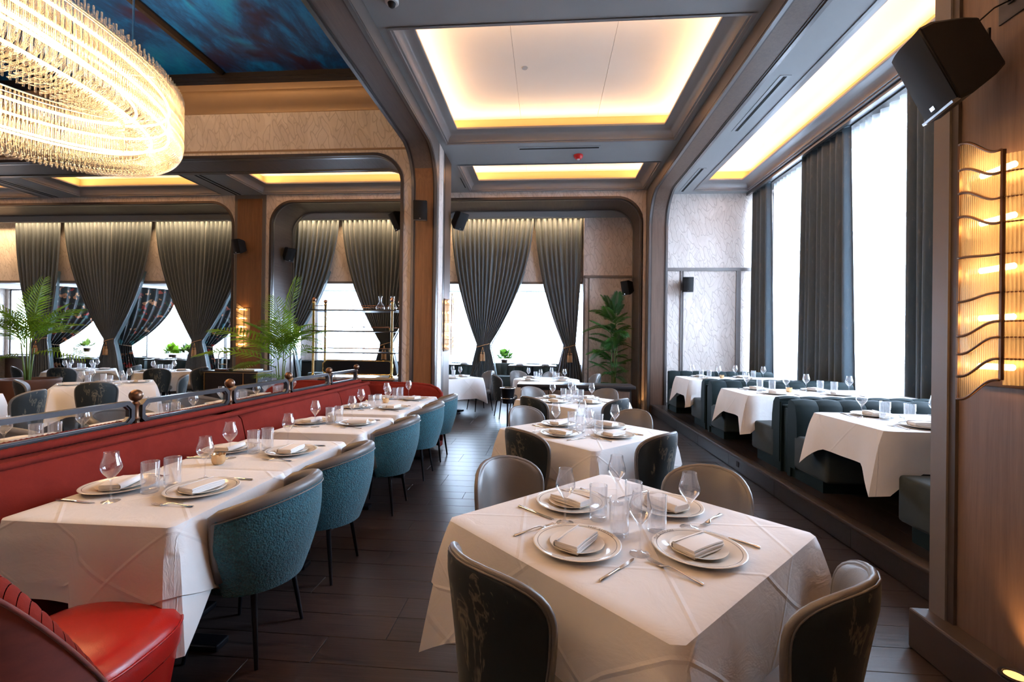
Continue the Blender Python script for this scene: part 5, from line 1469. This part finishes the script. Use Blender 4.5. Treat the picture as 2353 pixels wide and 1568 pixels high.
ro = [(-.76, .10), (-.68, .04), (.68, .04), (.76, .10), (.76, .26), (.68, .33), (-.68, .33), (-.76, .26)]
MB().prism(ro, 'y', -.012, .012).obj('mirror_glass', 'black_metal', mp_)
MB().tube([(a, -.014, b) for a, b in ro], .014, 8, True).obj('brass_rim', 'brass', mp_, 60)
for xx in (-.5, 0, .5): MB().tube([(xx, 0, 0), (xx, 0, .05)], .012, 8).obj('foot', 'brass', mp_, 60)
for k in range(11):
    o = put('wine_glass', WINE, None, (-4.62 + k * .085, 9.12 + .12 * (k % 2), .765 + 1.36), (PI, 0, 0)); tag(o, 'stemmed glass hanging upside down under the top brass shelf', 'wine glass', 'glasses hung under the top shelf')
    o = put('wine_glass', WINE, None, (-4.62 + k * .07, 9.12 + .12 * (k % 2), .765 + .93), (PI, 0, 0)); tag(o, 'stemmed glass hanging upside down under the middle brass shelf', 'wine glass', 'glasses hung under the middle shelf')
DEC = MB().lathe([(0, 0), (.055, 0), (.085, .02), (.09, .05), (.07, .10), (.03, .16), (.025, .20), (.035, .27), (.042, .29), (.040, .29), (.033, .268), (.023, .2), (.028, .16), (.066, .10), (.086, .05), (.08, .024), (0, .01)], 24).mesh('decanter', 'glass_clear', 60)
for k, xx in enumerate((-3.46, -3.20)): tag(put('decanter', DEC, None, (xx, 9.17, .765 + 1.388)), 'clear glass wine decanter on the top brass shelf', 'decanter', 'decanters on the top brass shelf')

# ------------------------------------------------------------------ host stand, its lamp, console, wine bucket
hs = thing('host_stand', 'dark host stand with brass edges before the wooden pier', 'stand', (-7.05, 9.85, 0))
MB().box(-.62, .62, -.22, .28, .03, .76).obj('body', 'wood_black', hs)
MB().rbox(-.66, .66, -.26, .32, .77, .80, .006).obj('top', 'wood_black', hs)
MB().box(-.64, .64, -.24, .30, .755, .772).obj('brass_edge', 'brass', hs)
for xx in (-.62, .30, .62): MB().box(xx - .012, xx + .012, -.235, -.215, .03, .76).obj('brass_stile', 'brass', hs)
ly = thing('silver_stand', 'arched silver tabletop stand on the host stand', 'stand', (-7.36, 9.78, .80))
MB().rbox(-.14, .14, -.07, .07, 0, .035, .006).obj('base', 'wood_dark', ly)
MB().tube([(-.10, 0, .03), (-.10, 0, .30)] + [(-.10 * math.cos(a), 0, .33 + .10 * math.sin(a)) for a in [PI * k / 10 for k in range(11)]] + [(.10, 0, .30), (.10, 0, .03)], .012, 8).obj('arch', 'silver', ly, 60)
MB().tube([(-.10, 0, .14), (.10, 0, .14)], .009, 6).obj('crossbar', 'silver', ly)
bk = thing('menu_stack', 'stack of white papers lying on the host stand', 'papers', (-6.80, 9.85, .80))
for k in range(3): MB().box(-.24 + .004 * k, .26, -.16, .16, .012 * k, .012 * k + .011).obj('sheet', 'paper', bk)
sb = thing('steel_bowl', 'small steel bowl with a spoon on the host stand', 'bowl', (-7.13, 9.74, .80))
MB().lathe([(0, 0), (.03, 0), (.055, .03), (.06, .05), (.056, .05), (.05, .03), (0, .006)], 20).obj('bowl', 'silver', sb, 60)
MB().tube([(.0, 0, .03), (.12, .0, .09)], .005, 6).obj('spoon_handle', 'brass', sb)
cs = thing('console', 'dark marble-topped console at the end of the aisle tables', 'console', (.47, 7.48, 0))
MB().box(-.88, .88, -.16, .2, .0, .80).obj('body', 'wood_black', cs)
for k in range(4): MB().rbox(-.86 + k * .43, -.86 + k * .43 + .42, -.175, -.16, .08, .76, .005).obj('front_panel', 'wood_dark', cs)
MB().rbox(-.94, .94, -.22, .26, .80, .855, .012, 3).obj('top', 'black_frame', cs, 40)
wb = thing('wine_bucket', 'black wine bucket on a slim stand beside the console', 'wine bucket', (-.62, 7.30, 0))
MB().lathe([(0, .0), (.13, .0), (.13, .012), (.02, .03), (.014, .06), (.014, .54), (0, .54)], 20).obj('stand', 'black_metal', wb, 40)
MB().lathe([(0, .54), (.085, .54), (.115, .77), (.125, .785), (.12, .79), (.11, .775), (.08, .555), (0, .55)], 24).obj('bucket', 'black_metal', wb, 40)
MB().tube([(.122 * math.cos(a), .122 * math.sin(a), .785) for a in [2 * PI * k / 28 for k in range(28)]], .006, 6, True).obj('rim', 'silver', wb, 180)
MB().tube([(.100 * math.cos(a), .100 * math.sin(a), .62) for a in [2 * PI * k / 28 for k in range(28)]], .005, 6, True).obj('ring', 'silver', wb, 180)

# ------------------------------------------------------------------ far aisle and hall tables
def round_cloth(x, y, r_, ztop, label):
    def fn(u, v):
        a = 2 * PI * u; k = v * 12
        if k <= 2: rr = r_ * (.02 + .49 * k); z = .005
        else:
            t = (k - 2) / 10; rr = r_ + .012 + .03 * t + .022 * t * math.sin(9 * a) + .01 * t * math.sin(14 * a + 1); z = -.40 * t
        return (rr * math.cos(a), rr * math.sin(a), z)
    o = MB().grid(fn, 72, 12, True, lambda u, v: (math.cos(2 * PI * u) * v * 1.2, math.sin(2 * PI * u) * v * 1.2)).obj('tablecloth', 'table_linen', None, 180, (x, y, ztop))
    return tag(o, label, 'tablecloth')
def hall_table(x, y, nm, rz, size=1.1, n=4, chairs=(), round_=False, skipset=()):
    if round_:
        t_ = thing('dining_table', 'round pedestal table hidden beneath ' + nm, 'table', (x, y, 0)); table_base(t_, size * .68, size * .68, .75)
        MB().lathe([(0, .715), (size / 2 - .01, .715), (size / 2 - .01, .746), (0, .746)], 32).obj('round_top', 'wood_black', t_)
        round_cloth(x, y, size / 2, .75, 'white linen tablecloth of ' + nm); zt = .7555
    else: zt = dressed_table(x, y, size, size, .75, rz, nm, 0, .42, .56, False, int(abs(x * 13 + y * 7)), .1)
    for k in range(n):
        a = rz + 2 * PI * k / n
        setting(x + math.cos(a) * (size / 2 - .2), y + math.sin(a) * (size / 2 - .2), zt, a, 'the ' + nm, nm, cutlery=False)
    for (a, dd, lab) in chairs:
        spawn(DIN, 'dining_chair', lab, 'chair', (x + math.cos(a) * dd, y + math.sin(a) * dd, 0), a + PI / 2, 'curved-back chairs away from the aisle row')
q = PI / 4
hall_table(0.0, 9.45, 'round table behind the console', q, 1.36, 4, [(R(200), .86, 'curved-back chair beside the wine bucket, at the round far table'), (R(128), .86, 'grey chair between the round far table and the tasselled drape'), (R(15), .88, 'grey chair between the round far table and the tall palm'), (R(80), .62, 'grey chair behind the round far table, facing the aisle')], True)
hall_table(-2.05, 9.62, 'table half hidden behind the arcade pier', q, 1.0, 3, [(R(35), .72, 'grey chair by the table half hidden behind the arcade pier')])
hall_table(-7.25, 6.95, 'big hall table before the planter palm', q, 1.25, 4, [(R(-50), .82, 'black marbled-back chair with its back to the glass divider, at the big hall table'), (R(228), .74, 'grey and black chair at the big hall table beside the planter'), (R(40), .80, 'curved-back chair at the big hall table on the host-stand side'), (R(140), .80, 'curved-back chair at the big hall table on the planter side')])
hall_table(-7.30, 4.80, 'hall table in front of the brown planter', q, 1.07, 2, [(R(15), .86, 'teal marbled-back chair seen side-on beside the brown planter')])
hall_table(-10.75, 9.70, 'far hall table behind the planter palm', q, 1.2, 4, [(R(-60), .82, 'black marbled-back chair in front of the far hall table'), (R(-125), .80, 'grey chair in front of the far hall table, by the planter'), (R(20), .85, 'teal-backed chair between the two far hall tables')])
hall_table(-8.85, 9.85, 'far hall table by the host stand', q, 1.07, 4, [(R(-55), .74, 'black marbled-back chair in front of the table by the host stand'), (R(-5), .80, 'grey and teal chair next to the host stand')])
# ------------------------------------------------------------------ alcove booths
def alcove_booth(x0, x1, nm, tables, hh=.34):
    t_ = thing('alcove_banquette', 'sage green channelled banquette ' + nm, 'banquette', (x0, 13.35, .15)); L = x1 - x0
    MB().rbox(0, L, -.75, -.15, .0, .42, .03).obj('seat', 'velvet_sage', t_, 50)
    n = max(3, int(L / .19)); w = L / n
    for k in range(n):
        fr_ = [((k * w + .002 + (w - .004) * j / 4, -.16, .42), (0, -(.8 + .2 * math.sin(PI * j / 4)), 0), (0, 0, 1)) for j in range(5)]
        MB().sweep(fr_, [(0, 0), (.14, 0), (.12, hh - .06), (.08, hh), (0, hh)]).obj('channel_cushion', 'velvet_sage', t_, 50)
    for (tx, ty, w_, lab) in tables:
        tb = thing('booth_table', lab, 'table', (tx, ty, .15))
        MB().rbox(-w_ / 2, w_ / 2, -.36, .36, .715, .75, .008).obj('top', 'wood_black', tb)
        MB().lathe([(.2, 0), (.2, .02), (.04, .04), (.035, .70), (.1, .715)], 20).obj('pedestal', 'black_metal', tb, 40)
        for dx in (-.32, .32):
            for dy, an in ((-.17, -PI / 2), (.17, PI / 2)):
                setting(tx + dx * w_ / 1.2, ty + dy, .9005, an, lab, lab, cutlery=False)
alcove_booth(-14.4, -12.4, 'behind the spider plant table', [(-13.65, 12.45, 1.15, 'dark booth table below the spider plant')])
alcove_booth(-12.0, -9.9, 'below the purple-leaved plant', [(-10.85, 12.45, 1.3, 'dark booth table below the purple plant')])
alcove_booth(-9.6, -7.4, 'beyond the host stand', [])
alcove_booth(-6.9, -3.2, 'behind the brass shelving unit', [(-5.6, 12.5, 1.2, 'booth table behind the shelves')])
alcove_booth(-2.9, .85, 'under the windows at the end of the aisle', [(-.38, 12.45, 1.3, 'booth table beyond the round table'), (-2.55, 12.45, 1.1, 'dark booth table past the arcade pier')])
